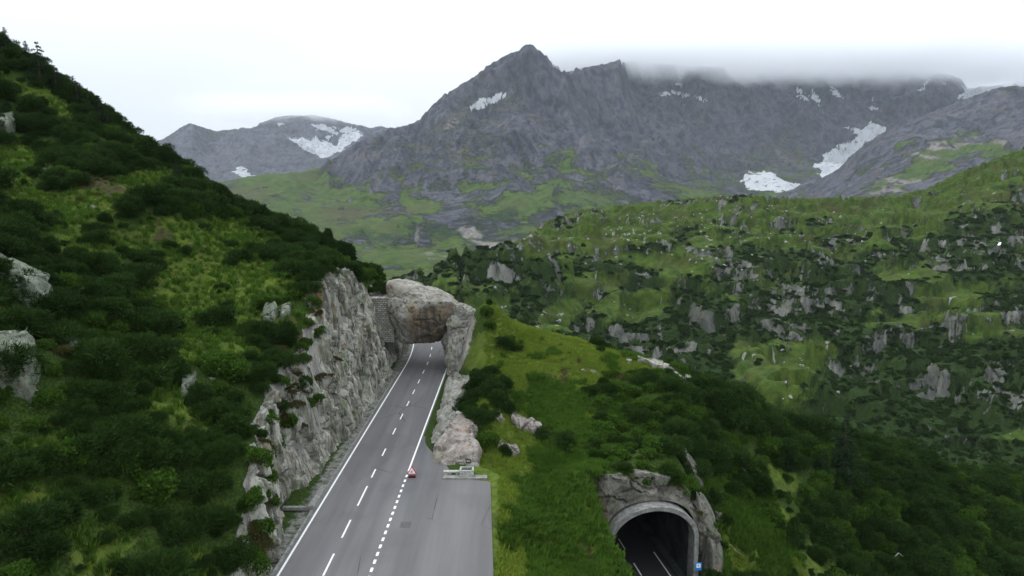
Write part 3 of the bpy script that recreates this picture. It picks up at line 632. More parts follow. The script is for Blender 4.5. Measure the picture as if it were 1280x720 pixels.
rings = [(inner, .45), (inner, -.98), ([((i[0]*.96+o[0]*.04), (i[1]*.96+o[1]*.04)) for i, o in zip(inner, outer)], -1.03), ([((i[0]*.06+o[0]*.94), (i[1]*.06+o[1]*.94)) for i, o in zip(inner, outer)], -1.03), (outer, -.96), (outer, 1.2)]
V = [loc(s, t, z) for pr, t in rings for s, z in pr]
rim = mesh_np('rim', V, grid_faces(len(rings), len(inner)), M['concrete'], False, None, portal)
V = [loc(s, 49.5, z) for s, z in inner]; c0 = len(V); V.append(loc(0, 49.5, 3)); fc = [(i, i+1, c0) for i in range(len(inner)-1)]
mesh_np('dark_end_cap', V, fc, M['black'], False, None, portal)  # added black cap closing the tube so the tunnel interior stays dark
for sg in (-1, 1):
    bm = bmesh.new(); s0 = 3.8*sg
    for k in range(26):
        x, y, z = loc(s0, -1+k*1.95, .14); box(bm, (x, y, z), (.82, 1.9, .3), PA, .02)
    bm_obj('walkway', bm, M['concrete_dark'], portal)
portal.location = (0, 0, 0)
for c in portal.children: pass
# children were built round the portal's foot
portal.location = (PX, PY, ZR)
for c in list(portal.children):
    me = c.data
    co = np.empty(len(me.vertices)*3, np.float32); me.vertices.foreach_get('co', co); co = co.reshape(-1, 3)
    me.vertices.foreach_set('co', co.ravel()); me.update()
# rock face round the portal
th = np.linspace(-.12, math.pi+.12, 150); rr = np.concatenate([np.linspace(0, 4.6, 56), [5, 5.4, 5.8, 6.2, 6.8, 7.4]])
RR, TT = np.meshgrid(rr, th, indexing='ij')
a0 = 4.75; ss = np.cos(math.pi-TT); sz = np.sin(TT)
S0 = a0*np.sign(ss)*np.abs(ss)**.8; Z0 = np.where(sz > 0, 9.0-3.6+3.6*np.clip(sz, 0, 1)**.9, 5.4+sz*20)
lowm = np.clip(-sz, 0, 1)
S = S0+ss*RR*.85; ZZ = Z0+np.clip(sz, 0, 1)*RR*.8+ZR
x, y = PX+S*LX[0], PY+S*LX[1]
wz = worley(S/2.6+.3*fbm(S/2, ZZ/2), ZZ/1.9, RR*0+3.3, 501); wf = worley(S/.9, ZZ/.8, RR*0+1.1, 502)
fade = sstep(0, 1.0, RR)
back = (ZZ-ZR)*.05+(-1.0+2.0*wz[2]+.7*wf[2]-.6*sstep(.12, 0, wz[1]-wz[0])*-1+.8*fbm(S/2.5, ZZ/2.5, None, 4, 503))*fade*.55-.3*(1-fade)
ter = hR(PX+S*LX[0]+1.5*AX[0], PY+S*LX[1]+1.5*AX[1])
over = np.clip(ZZ-ter, 0, 9)
back = back+over*1.0; ZZ2 = np.where(over > 0, ter+.12-.10*over, ZZ)
V = np.stack([PX+S*LX[0]+back*AX[0], PY+S*LX[1]+back*AX[1], ZZ2], -1)
o = mesh_np('portal_rock_face', V, grid_faces(len(rr), len(th)), M['cliff_dark'], False); tag(o, kind='structure')
# lower skirts of the rock on both sides
def rock_sheet(name, y0, y1, dy, nt, xb, xt, zt, mat, amp, k, sgn=1, z0=-.6, over=1.6, clipx=None):
    ys_ = np.arange(y0, y1, dy); tt = np.linspace(0, 1, nt); T, YY = np.meshgrid(tt, ys_, indexing='ij')
    top = zt(YY)
    zz = z0+(top-z0)*np.minimum(T/.9, 1); h = np.minimum(T/.9, 1)
    xx = xb(YY)+(xt(YY)-xb(YY))*h**1.15
    bk = np.clip((T-.9)/.1, 0, 1)
    w1 = worley(YY/3.1+.5*fbm(YY/4, zz/4, None, 3, k), zz/6.5+.4*YY/6, YY*0+.5, k+1); w2 = worley(YY/1.0+zz*.08, zz/4.2+YY*.2, YY*0+.5, k+2); w3 = worley(YY/.4+zz*.1, zz/1.5, YY*0+.5, k+3)
    d = (w1[2]-.5)*1.5+(w2[2]-.5)*1.0+(w3[2]-.5)*.4-.9*sstep(.1, 0, w1[1]-w1[0])-.5*sstep(.1, 0, w2[1]-w2[0])+fbm(YY/6, zz/9, None, 5, k+5)*1.6+fbm(YY/.9, zz/2.2, None, 4, k+6)*.35
    d = d*amp*sstep(-.02, .12, T)*(1-.8*bk)
    lim = np.maximum(.0, xb(YY)-.15-xx+.9*h) if clipx is None else clipx
    xx = xx+sgn*d - sgn*bk*over
    zz = zz-bk*.5+fbm(YY/1.5, YY*0+k, None, 4, k+7)*.9*h*(1-bk)
    o = mesh_np(name, np.stack([xx, YY, zz], -1), grid_faces(nt, len(ys_)), mat, False); return tag(o, kind='structure')
rock_sheet('cliff', 24, 104.5, .17, 100, lambda y: XB(y)-.25, lambda y: XTOP(y)+.1, ctop, M['cliff'], .85, 601)
rock_sheet('cliff', 103, 128, .25, 60, lambda y: XB(y)-.1, lambda y: XTOP(y)+.1, lambda y: np.minimum(ctop(y), 11), M['cliff'], .5, 641)
# ------------------------------------------------------------------ boulders from hull points
def hull_rock(name, pts, mat, amp=.25, sub=4, k=0, parent=None, cell=1.2, smooth=False, sm=1):
    pts = [Vector(p) for p in pts]; c = sum(pts, Vector())/len(pts)
    org = Vector((c.x, c.y, min(p.z for p in pts))) if parent is None else Vector((0, 0, 0))
    bm = bmesh.new()
    for p in pts: bm.verts.new(p)
    r = bmesh.ops.convex_hull(bm, input=bm.verts)
    bmesh.ops.delete(bm, geom=[v for v in bm.verts if not v.link_faces], context='VERTS')
    size = max((p-c).length for p in pts)
    tgt = max(size/28, .07)
    for _ in range(7):
        es = [e for e in bm.edges if e.calc_length() > tgt*1.7]
        if not es or len(bm.verts) > 9000: break
        bmesh.ops.subdivide_edges(bm, edges=es, cuts=1, use_grid_fill=False); bmesh.ops.triangulate(bm, faces=bm.faces[:])
    for _ in range(sm): bmesh.ops.smooth_vert(bm, verts=bm.verts[:], factor=.5, use_axis_x=True, use_axis_y=True, use_axis_z=True)
    bm.normal_update()
    co = np.array([v.co[:] for v in bm.verts]); no = np.array([v.normal[:] for v in bm.verts])
    x, y, z = co.T
    w1 = worley(x/cell+k, y/cell, z/cell*.7, 700+k); w2 = worley(x/cell*2.9, y/cell*2.9, z/cell*2.2, 720+k)
    d = (w1[2]-.5)*1.3+(w2[2]-.5)*.5-.7*sstep(.09, 0, w1[1]-w1[0])+fbm(x/cell/1.5, y/cell/1.5, z/cell/1.5, 5, 730+k)*1.1
    co = co+no*(d*amp)[:, None]
    for v, p in zip(bm.verts, co): v.co = Vector(p)-org
    o = bm_obj(name, bm, mat, parent, smooth); o.location = org if parent is None else (0, 0, 0)
    return o
def ray(u, v, y0=28, y1=190):
    Ys = np.arange(y0, y1, .25); a, b = (u-640)/F, (360-v)/F; dy, dz = CT+b*ST, -ST+b*CT
    xs_, zs_ = a/dy*Ys, CZ+dz/dy*Ys; hh = H(xs_, Ys, False)
    i = np.argmax(zs_ <= hh)
    return (float(xs_[i]), float(Ys[i]), float(hh[i])) if (zs_ <= hh).any() else None
arch_t = empty('rock_arch', (-14, 104, 0)); tag(arch_t, 'natural rock arch with masonry infill bridging the upper road', 'rock arch')
OFF = Vector((-14, 104, 0))
def ap(lst): return [Vector(P(*p) if len(p) == 3 and abs(p[0]) > 200 else p)-OFF for p in lst]
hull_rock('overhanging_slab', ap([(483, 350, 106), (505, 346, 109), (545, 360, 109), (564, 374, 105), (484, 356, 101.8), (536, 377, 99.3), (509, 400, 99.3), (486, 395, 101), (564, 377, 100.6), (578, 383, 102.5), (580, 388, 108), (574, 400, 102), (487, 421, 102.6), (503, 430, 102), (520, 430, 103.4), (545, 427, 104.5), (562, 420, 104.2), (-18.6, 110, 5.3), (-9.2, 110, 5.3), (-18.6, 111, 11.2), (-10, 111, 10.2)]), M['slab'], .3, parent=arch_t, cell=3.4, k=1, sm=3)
hull_rock('pillar', ap([(556, 385, 101.2), (575, 380, 101.3), (590, 390, 102), (592, 408, 101.5), (586, 415, 102), (572, 428, 101), (562, 423, 101.5), (-9.7, 110, 3), (-6, 110, 4), (-9.5, 110, 9), (-6, 110, 8)]), M['pale'], .4, parent=arch_t, cell=1.5, k=2)
hull_rock('pillar', ap([(560, 412, 101), (588, 408, 101), (587, 432, 100), (582, 455, 98.5), (561, 464, 99.3), (553, 424, 103), (-9.75, 111, -.5), (-7, 111, 0), (-9.75, 99.5, -.5), (-7, 98, 0), (-9.7, 110, 5)]), M['pale'], .32, parent=arch_t, cell=1.3, k=3)
bm = bmesh.new(); box(bm, (-20.7+14, 102.4-104, 7.9), (5.4, 1.6, 6.8), 0, .05); bmesh.ops.subdivide_edges(bm, edges=bm.edges[:], cuts=6, use_grid_fill=True)
for v in bm.verts: v.co += Vector((random.uniform(-.04, .04), random.uniform(-.06, .06), random.uniform(-.04, .04)))
bm_obj('masonry_wall', bm, M['masonry'], arch_t)
hull_rock('roof_block', [(-23.5+14, -1, 5.2), (-18+14, -1, 5.0), (-23.5+14, 8, 5.2), (-18+14, 8, 5.0), (-23+14, -.5, 11.0), (-18+14, -.5, 11.2), (-23+14, 8, 11.5), (-18+14, 8, 11.3)], M['slab'], .25, parent=arch_t, cell=2, k=4)
def outcrop(name, label, pts, mat, amp, cell, k, cat='rock'):
    P3 = [Vector(P(*p)) if abs(p[0]) > 200 else Vector(p) for p in pts]
    o = hull_rock(name, P3, mat, amp, cell=cell, k=k); return tag(o, label, cat)
outcrop('rock_outcrop', 'grey rock mound behind the stone trough at the end of the lay-by', [(562, 586, 66), (592, 590, 65.6), (598, 562, 67), (594, 540, 70), (572, 520, 73.5), (556, 545, 70), (552, 574, 67.5), (-8.2, 66, -.4), (-3.6, 65.6, -.4), (-3.2, 70, -.4), (-8.8, 72, -.4), (-5, 75, 2)], M['pink'], .35, 2.1, 11)
outcrop('rock_outcrop', 'middle hump of fissured rock beside the road with moss on it', [(572, 520, 73), (594, 540, 71), (594, 508, 80), (560, 500, 83), (548, 525, 77), (551, 545, 73), (-9.3, 72, -.4), (-9.5, 84, -.4), (-4, 74, 0), (-4, 84, 1)], M['pale'], .4, 2.2, 12)
outcrop('rock_outcrop', 'pale flat-topped rock by the road just below the arch pillar', [(557, 500, 84), (590, 502, 83), (597, 478, 91), (588, 468, 96), (564, 466, 97.5), (555, 484, 90), (-9.4, 84, -.4), (-9.3, 98, -.4), (-5, 84, 1), (-5, 98, 2)], M['pale'], .38, 1.9, 13)
outcrop('boulder', 'rounded pale boulder perched right of the arch pillar', [(584, 396, 101.5), (593, 398, 101), (594, 410, 101), (584, 413, 101), (584, 396, 103.5), (594, 400, 103), (593, 412, 103)], M['pale'], .12, .8, 14, 'boulder')
def flat_rock(label, u, v, pw, ph, mat, k, tilt=.3, cat='rock', name='boulder', thick=.55, lift=.25, amp=.18):
    """rock lying on the hillside where the pixel's ray meets the ground; pw, ph its width and height in photo pixels"""
    g = ray(u, v)
    if g is None: return None
    x, y, z = g; sc = math.hypot(y, CZ-z)/F*1.0; w, h = pw*sc, ph*sc
    rg = random.Random(k*13+5); pts = []
    for i in range(14):
        a = rg.uniform(0, 2*math.pi); r_ = rg.uniform(.72, 1)
        px, pv = math.cos(a)*w/2*r_, math.sin(a)*r_
        depth = h*1.3
        yy = y+pv*depth/2; xx = x+px
        zz = float(H(np.array([xx]), np.array([yy]), False)[0])
        pts.append((xx, yy, zz+rg.uniform(.15, 1)*h*thick)); pts.append((xx, yy, zz-h*.3-.3))
    o = hull_rock(name, pts, mat, amp*1.25*min(1.6, h), cell=max(.6, h*1.0), k=k); return tag(o, label, cat)
RK = [
 ('large pale slab lying in grass high on the left hillside', 70, 222, 36, 13, 'crag'),
 ('pale rock strip under the dark ridge bushes on the left hillside', 100, 187, 34, 10, 'crag'),
 ('small pale rock right of the ridge strip near the skyline', 133, 183, 14, 5, 'crag'),
 ('lichen-covered crag at the left edge, upper of the two there', 26, 362, 84, 56, 'crag'),
 ('greenish crag at the left edge, lower of the two there', 16, 462, 70, 62, 'crag'),
 ('pale jagged rock right of the lower left-edge crag', 88, 442, 46, 26, 'crag'),
 ('grey rock sunk in bushes at the far left edge near the top', 4, 168, 18, 30, 'crag'),
 ('long thin rock in bushes left of the gully', 262, 474, 38, 12, 'crag'),
 ('narrow upright rock among dark bushes left of the long thin rock', 236, 490, 12, 26, 'crag'),
 ('pale pair-topped rock in the heather left of the tall cliff', 338, 402, 22, 24, 'crag'),
 ('small grey rock in greenery just left of the tall cliff', 357, 396, 12, 18, 'crag'),
 ('small pale rock in the heath below the ridge rocks', 44, 200, 10, 6, 'crag'),
 ('small pale rock near the skyline on the left hillside', 146, 236, 14, 7, 'crag'),
 ('tiny pale rock on the brown heath strip', 118, 262, 12, 5, 'crag'),
 ('pinkish rock slab in the grass above the lay-by, the largest there', 657, 534, 46, 20, 'pink'),
 ('narrow pink rock in brown brush beside the road outcrop', 626, 526, 16, 11, 'pink'),
 ('small pink rocks poking from the grass right of the trough mound', 632, 564, 36, 13, 'pink'),
 ('pale stone at the foot of the pinkish slab', 640, 572, 12, 8, 'pale'),
 ('pale rock ledge along the crest of the green hill, left end', 785, 440, 56, 15, 'pale'),
 ('smooth pale rock on the crest of the green hill, middle', 818, 455, 44, 20, 'pale'),
 ('pale rock rib at the right shoulder of the green hill', 852, 471, 46, 26, 'pale'),
 ('small pale rock low on the right shoulder of the green hill', 888, 500, 30, 14, 'pale'),
 ('thin flat stone in the grass under the brown brush on the green hill', 738, 467, 24, 6, 'pink'),
 ('small pale stone on the crest turf of the green hill', 786, 451, 9, 7, 'pale'),
 ('blocky grey rock right of the tunnel crag, upper', 868, 600, 34, 30, 'cliff_dark'),
 ('grey rock below the blocky one right of the tunnel', 898, 650, 20, 12, 'cliff_dark'),
 ('lichened rock wall right of the tunnel rim above the blue sign', 884, 668, 30, 46, 'cliff_dark'),
 ('grey rock at the bottom edge right of the blue sign', 890, 712, 26, 26, 'cliff_dark'),
 ('small stone in the bushes on the far right slope', 1268, 676, 16, 9, 'pale'),
]
for i, (lb_, u, v, w_, h_, mt) in enumerate(RK):
    flat_rock(lb_, u, v, w_, h_, M[mt], 20+i, name='boulder' if w_ < 30 else 'rock_outcrop', thick=.3 if ('crest' in lb_ or 'shoulder' in lb_) else .72 if 'left' in lb_ else .9 if h_ > 22 else .6)
# ------------------------------------------------------------------ small things
def at_ground(u, v, z=0.): return PZ(u, v, z)
# folding triangular warning sign on its red base
sx, sy, _ = PZ(515, 597, 0)
ws = empty('warning_sign', (sx, sy, 0)); tag(ws, 'small red and white triangular roadworks sign on a red base beside the road', 'road sign')
def tri_mesh(name, s0, y, mat, cz, th=.02):
    bm = bmesh.new(); vs = [bm.verts.new((s0*math.sin(a)*1.0, y, cz+s0*math.cos(a))) for a in (0, 2*math.pi/3, 4*math.pi/3)]
    f = bm.faces.new(vs); r = bmesh.ops.extrude_face_region(bm, geom=[f]); bmesh.ops.translate(bm, verts=[g for g in r['geom'] if isinstance(g, bmesh.types.BMVert)], vec=(0, th, 0))
    bmesh.ops.recalc_face_normals(bm, faces=bm.faces[:]); return bm_obj(name, bm, mat, ws)
tri_mesh('panel', .58, 0, M['red'], .62); pf = tri_mesh('panel_face', .42, -.012, M['white'], .62, .008)
bm = bmesh.new()   # digging figure
box(bm, (.0, -.018, .60), (.05, .006, .16), 0); box(bm, (.03, -.018, .70), (.055, .006, .055), 0); box(bm, (-.05, -.018, .62), (.12, .006, .025), 0); box(bm, (-.09, -.018, .55), (.07, .006, .05), 0); box(bm, (.035, -.018, .50), (.03, .006, .1), 0)
bm_obj('digging_figure', bm, M['black'], ws)
bm = bmesh.new(); box(bm, (0, .05, .09), (.7, .3, .18), 0, .03); bm_obj('base', bm, M['darkred'], ws)
bm = bmesh.new(); tube(bm, [(-.2, .1, .3), (0, .06, 1.0)], .015); tube(bm, [(.2, .1, .3), (0, .06, 1.0)], .015); bm_obj('prop', bm, M['metal'], ws)
# stone water trough with spout post
tx, ty, _ = PZ(583, 598, 0)
tr = empty('stone_trough', (tx, ty+.55, 0)); tag(tr, 'square stone water trough with a spout post at the back of the lay-by', 'trough')
bm = bmesh.new(); W, D, Hh = 1.35, 1.0, .78
for c, s_ in (((0, -D/2+.08, Hh/2), (W, .16, Hh)), ((0, D/2-.08, Hh/2), (W, .16, Hh)), ((-W/2+.08, 0, Hh/2), (.16, D-.33, Hh)), ((W/2-.08, 0, Hh/2), (.16, D-.33, Hh)), ((0, 0, .15), (W-.33, D-.33, .3))): box(bm, c, s_, 0, .015)
bm_obj('basin', bm, M['granite'], tr)
t = NT('trough_water'); t.b.inputs['Base Color'].default_value = (.02, .03, .03, 1); t.b.inputs['Roughness'].default_value = .08
bm = bmesh.new(); box(bm, (0, 0, .62), (W-.34, D-.34, .02)); bm_obj('water', bm, t.m, tr)
bm = bmesh.new(); box(bm, (.12, .62, .72), (.42, .3, 1.45), 0, .03); po = bm_obj('post', bm, M['granite'], tr)
bm = bmesh.new(); box(bm, (.12, .44, 1.18), (.5, .05, .1), 0, .01); box(bm, (-.09, .45, 1.35), (.06, .07, .4), 0); box(bm, (.34, .45, 1.35), (.06, .07, .4), 0); box(bm, (.12, .45, 1.52), (.5, .08, .07), 0); bm_obj('bracket', bm, M['black'], po)
bm = bmesh.new(); tube(bm, [(.12, .46, 1.0), (.12, .25, 1.0), (.12, .18, .92)], .03); bm_obj('spout', bm, M['metal'], po)
bx_, by_, _ = PZ(564, 597, 0)
bn = empty('stone_bench', (bx_, by_+.5, 0)); tag(bn, 'low stone bench slab left of the trough at the back of the lay-by', 'bench')
bm = bmesh.new(); box(bm, (0, 0, .42), (1.55, .42, .12), 0, .02); bm_obj('seat', bm, M['granite'], bn)
for sg in (-.55, .55):
    bm = bmesh.new(); box(bm, (sg, 0, .18), (.25, .36, .37), 0, .02); bm_obj('support', bm, M['granite'], bn)
# blue tunnel sign on a post
gx_, gy_, gz_ = P(873, 708, 62.0)
bs = empty('blue_sign', (gx_, gy_, gz_-2.6)); tag(bs, 'blue sign with white square and black dot beside the lower tunnel mouth', 'road sign')
bm = bmesh.new(); box(bm, (0, 0, 2.6), (.62, .03, .82), 0, .008); pn = bm_obj('panel', bm, M['blue'], bs)
bm = bmesh.new(); box(bm, (0, -.019, 2.68), (.40, .008, .42), 0); bm_obj('white_square', bm, M['white'], pn)
bm = bmesh.new(); box(bm, (0, -.026, 2.69), (.13, .006, .07), 0); box(bm, (0, -.0265, 2.69), (.06, .006, .14), 0); bm_obj('symbol', bm, M['black'], pn)
bm = bmesh.new(); tube(bm, [(0, .04, -.6), (0, .04, 2.95)], .035); bm_obj('post', bm, M['metal'], bs)
# ------------------------------------------------------------------ vegetation prototypes (numpy leaf clouds)
def leaf_cloud(name, n, rx, rz, leaf, wid, seed, mat, up=.5, lumps=5, flat=0, parent=None, core=.55, nblade=2):
    g = np.random.default_rng(seed)
    ctr = np.concatenate([[[0, 0, rz*.35]], np.stack([g.uniform(-.6, .6, lumps)*rx, g.uniform(-.6, .6, lumps)*rx, g.uniform(.25, .75, lumps)*rz], -1)])
    rad = np.concatenate([[1.], g.uniform(.4, .62, lumps)])
    w = rad**2; idx = g.choice(lumps+1, n, p=w/w.sum())
    d = g.normal(size=(n, 3)); d[:, 2] = np.abs(d[:, 2])*1.1-.25; d /= np.linalg.norm(d, axis=1)[:, None]
    rr_ = g.uniform(core, 1, n)**.6*(1+.18*np.sin(d[:, 0]*7+seed)*np.cos(d[:, 1]*6))
    p = ctr[idx]+d*(rad[idx]*rr_)[:, None]*np.array([rx, rx, rz])*.8
    p[:, 2] = np.maximum(p[:, 2], .02)
    dirn = d+np.array([0, 0, up])+g.normal(size=(n, 3))*.45; dirn /= np.linalg.norm(dirn, axis=1)[:, None]
    V, Fc, tint = [], [], []
    for b in range(nblade):
        dd = dirn+g.normal(size=(n, 3))*.45; dd /= np.linalg.norm(dd, axis=1)[:, None]
        side = np.cross(dd, g.normal(size=(n, 3))); side /= np.linalg.norm(side, axis=1)[:, None]
        L_ = leaf*g.uniform(.6, 1.3, n)[:, None]; W_ = L_*wid
        V.append(np.stack([p, p+dd*L_*.5+side*W_, p+dd*L_, p+dd*L_*.5-side*W_], 1))
        tint.append(np.repeat(np.clip(g.normal(.5, .28, n)+(p[:, 2]/rz-.5)*.0, 0, 1), 4))
    V = np.concatenate(V).reshape(-1, 3); Fc = np.arange(len(V)).reshape(-1, 4)
    me = mesh_np(name, V, Fc, mat, False, dict(tint=np.concatenate(tint)), parent); return me
def stems(parent, rx, rz, seed, mat=None, n=6):
    g = random.Random(seed); bm = bmesh.new()
    for i in range(n):
        a = g.uniform(0, 6.28); r_ = g.uniform(.3, .8)*rx; tube(bm, [(0, 0, -.3), (math.cos(a)*r_*.5, math.sin(a)*r_*.5, rz*.2), (math.cos(a)*r_, math.sin(a)*r_, rz*g.uniform(.5, .85))], [.05, .035, .012], 5)
    return bm_obj('stem', bm, M['bark'], parent)
SPEC = [  # kind, material, count, rx, rz, leaf, width
 ('dwarf_pine', 'pine', 1900, 1.35, 1.25, .34, .085, 7), ('dwarf_pine', 'pine', 1700, 1.6, 1.0, .33, .085, 8), ('dwarf_pine', 'pine', 1500, 1.0, 1.5, .36, .085, 4), ('dwarf_pine', 'pine', 2000, 1.7, 1.5, .36, .085, 9),
 ('green_alder', 'leafy', 1000, 1.2, 1.1, .2, .32, 6), ('green_alder', 'leafy', 800, .9, .8, .19, .34, 5), ('heath_bush', 'heathleaf', 700, 1.0, .45, .16, .25, 6), ('heath_bush', 'heathleaf', 600, .8, .35, .15, .25, 5)]
PROTO = []
for i, (kd, mt, n_, rx, rz, lf, wd, lu) in enumerate(SPEC):
    root = empty(kd, (0, 0, 0)); fo = leaf_cloud('foliage', n_, rx, rz, lf, wd, 40+i, M[mt], lumps=lu, parent=root); st = stems(root, rx, rz, i)
    PROTO.append((root, fo, st))
def copy_tree(root, parent=None):
    c = root.copy(); COL.objects.link(c); c.parent = parent
    for ch in list(root.children):
        copy_tree(ch, c)
    return c
def hidden(o):   # a prototype that is only instanced: kept out of the scene
    if o.users_collection:
        for c in list(o.users_collection): c.objects.unlink(o)
    return o
def scatter(name, protos, P3, scl, rot, idx, kind='stuff'):
    """one 'stuff' object that repeats small meshes on points through geometry nodes"""
    me = bpy.data.meshes.new(name); me.vertices.add(len(P3)); me.vertices.foreach_set('co', np.asarray(P3, np.float32).ravel())
    for nm, ty, val in (('scl', 'FLOAT', scl), ('idx', 'INT', idx)):
        a = me.attributes.new(nm, ty, 'POINT'); a.data.foreach_set('value', np.asarray(val, np.float32 if ty == 'FLOAT' else np.int32))
    a = me.attributes.new('rot', 'FLOAT_VECTOR', 'POINT'); a.data.foreach_set('vector', np.asarray(rot, np.float32).ravel())
    o = bpy.data.objects.new(name, me); COL.objects.link(o)
    ng = bpy.data.node_groups.new(name, 'GeometryNodeTree'); ng.interface.new_socket('Geometry', in_out='INPUT', socket_type='NodeSocketGeometry'); ng.interface.new_socket('Geometry', in_out='OUTPUT', socket_type='NodeSocketGeometry')
    N, Lk = ng.nodes, ng.links; gi = N.new('NodeGroupInput'); go = N.new('NodeGroupOutput'); iop = N.new('GeometryNodeInstanceOnPoints'); jn = N.new('GeometryNodeJoinGeometry')
    for p in protos[::-1]:
        oi = N.new('GeometryNodeObjectInfo'); oi.inputs['Object'].default_value = p; oi.inputs['As Instance'].default_value = True; Lk.new(oi.outputs['Geometry'], jn.inputs[0])
    def na(nm, ty):
        a = N.new('GeometryNodeInputNamedAttribute'); a.data_type = ty; a.inputs[0].default_value = nm; return a.outputs[0]
    Lk.new(gi.outputs[0], iop.inputs['Points']); Lk.new(jn.outputs[0], iop.inputs['Instance']); iop.inputs['Pick Instance'].default_value = True
    Lk.new(na('idx', 'INT'), iop.inputs['Instance Index']); Lk.new(na('scl', 'FLOAT'), iop.inputs['Scale'])
    e2r = N.new('FunctionNodeEulerToRotation'); Lk.new(na('rot', 'FLOAT_VECTOR'), e2r.inputs[0]); Lk.new(e2r.outputs[0], iop.inputs['Rotation'])
    Lk.new(iop.outputs[0], go.inputs[0]); md = o.modifiers.new('scatter', 'NODES'); md.node_group = ng
    o['kind'] = kind; return o
def jgrid(x0, x1, y0, y1, d, seed):
    g = np.random.default_rng(seed); a, b = np.meshgrid(np.arange(x0, x1, d), np.arange(y0, y1, d))
    return (a+g.uniform(-.55, .55, a.shape)*d).ravel(), (b+g.uniform(-.55, .55, b.shape)*d).ravel(), g
def field(x, y):
    z = H(x, y); u, v = proj(x, y, z); sh_, he_, g_ = near_masks(x, y, z)
    e = .6; sl_ = np.hypot((H(x+e, y, False)-H(x-e, y, False))/(2*e), (H(x, y+e, False)-H(x, y-e, False))/(2*e))
    s1, t1 = port_st(x, y)
    bad = ((x > XTOP(y)+.3) & (x < xright(y)+.7)) | ((y > 64) & (y < 104) & (x < -3.2-2.4*sstep(66, 72, y)*sstep(90, 84, y)-.02*(y-64)) & (x > -12)) | ((np.abs(s1) < 5.3) & (t1 < .8)) | (sl_ > 3)
    return z, u, v, sh_, he_, g_, sl_, bad
# shrub thickets: left and right
shrubs = []
for (x0, x1, y0, y1, d, sd, left) in ((-120, -20, 27, 126, 1.28, 5, True), (-9, 112, 40, 128, 1.3, 6, False)):
    x, y, g = jgrid(x0, x1, y0, y1, d, sd); z, u, v, sh_, he_, g_, sl_, bad = field(x, y)
    den = sh_+fbm(x/4, y/4, None, 3, 801)*.5
    ok = (~bad) & (den > .42+.25*(fbm(x/2.5, y/2.5, None, 2, 833) > .22)) & (u > -160) & (u < 1440) & (v < 900) & (v > -60)
    if left is False: ok &= ~((x < 8) & (y < 68))
    h2 = (he_+fbm(x/3, y/3, None, 3, 811)*.5 > .5)
    leafy = (fbm(x/9, y/9, None, 3, 821) > (.12 if left else .0)) & ~h2
    if left: leafy &= (v > 150)
    r_ = g.random(len(x))
    idx = np.where(h2, 6+(r_ > .5), np.where(leafy & (r_ < .75), 4+(r_ > .4), (r_*4).astype(int) % 4))
    scl = (.4+.95*g.random(len(x))**1.6)*np.where(den > .8, 1.12, .75)
    if not left: scl *= np.where((y < 80) & (v > 560), .85, 1)*np.where(u > 880, 1.1, .9)
    else: scl *= np.interp(v, [0, 200, 350, 720], [1.0, 1.0, .95, .85])
    shrubs.append((np.stack([x, y, z-.12], -1)[ok], scl[ok], idx[ok], u[ok], v[ok], g.uniform(0, 6.28, len(x))[ok], left))
    if False: print(ok.sum())
LAB = {('dwarf_pine', True): ('dense dark green dwarf pine bush on the steep left hillside', 'dwarf pines on the left hillside'),
       ('dwarf_pine', False): ('dark dwarf pine bush on the slope around and right of the lower tunnel', 'dwarf pines on the right slope'),
       ('green_alder', True): ('fresh green leafy alder bush on the steep left hillside', 'alder bushes on the left hillside'),
       ('green_alder', False): ('fresh green leafy alder bush on the right slope by the lower tunnel', 'alder bushes on the right slope'),
       ('heath_bush', True): ('low brownish heath bush on the left hillside', 'heath bushes on the left hillside'),
       ('heath_bush', False): ('low brownish heath bush on the green hill right of the road', 'heath bushes on the green hill')}
NIND = 0
for pts, scl, idx, u, v, rz_, left in shrubs:
    dist = np.linalg.norm(pts-np.array([0, 0, CZ]), axis=1)
    vis = (u > 8) & (u < 1272) & (v > 0) & (v < 712)
    kinds = np.array([0, 0, 0, 0, 1, 1, 2, 2])[idx]; pick = np.zeros(len(pts), bool)
    for kk, cap in ((0, 75), (1, 40), (2, 14)):
        c = np.where(vis & (kinds == kk))[0]; c = c[np.argsort(dist[c]/scl[c])][:cap]; pick[c] = True
    for i in np.where(pick)[0]:
        rt = PROTO[idx[i]][0]; c = copy_tree(rt); c.location = pts[i]; c.rotation_euler = (0, 0, rz_[i]); c.scale = (scl[i],)*3
        lb_, gp = LAB[(SPEC[idx[i]][0], left)]; tag(c, lb_, 'bush', gp); NIND += 1
    rest = ~pick
    rot = np.random.default_rng(4).normal(size=(rest.sum(), 3))*.16; rot[:, 2] = rz_[rest]
    o = scatter('shrub_thicket', [p[1] for p in PROTO], pts[rest], scl[rest], rot, idx[rest])
# grass
def tuft(name, n, h, seed, mat):
    g = np.random.default_rng(seed); p = np.zeros((n, 3)); p[:, :2] = g.normal(size=(n, 2))*.14
    a = g.uniform(0, 6.28, n); ln_ = g.uniform(.15, .6, n); d = np.stack([np.cos(a)*ln_, np.sin(a)*ln_, np.ones(n)], -1)*h*g.uniform(.6, 1.2, n)[:, None]
    sd = np.stack([-np.sin(a), np.cos(a), 0*a], -1)*.022
    V = np.stack([p-sd-[0, 0, .05], p+sd-[0, 0, .05], p+d*[.45, .45, .62]+sd*.7, p+d*[1, 1, .85]], 1).reshape(-1, 3)
    return mesh_np(name, V, np.arange(len(V)).reshape(-1, 4), mat, False, dict(tint=np.repeat(g.random(n), 4)))
TF = [tuft('tuft', 26, .26, 1, M['grass']), tuft('tuft', 26, .4, 2, M['grass']), tuft('tuft', 30, .55, 3, M['fern']), tuft('tuft', 30, .7, 4, M['fern']), tuft('tuft', 20, .2, 5, M['heathleaf'])]
for t_ in TF: hidden(t_)
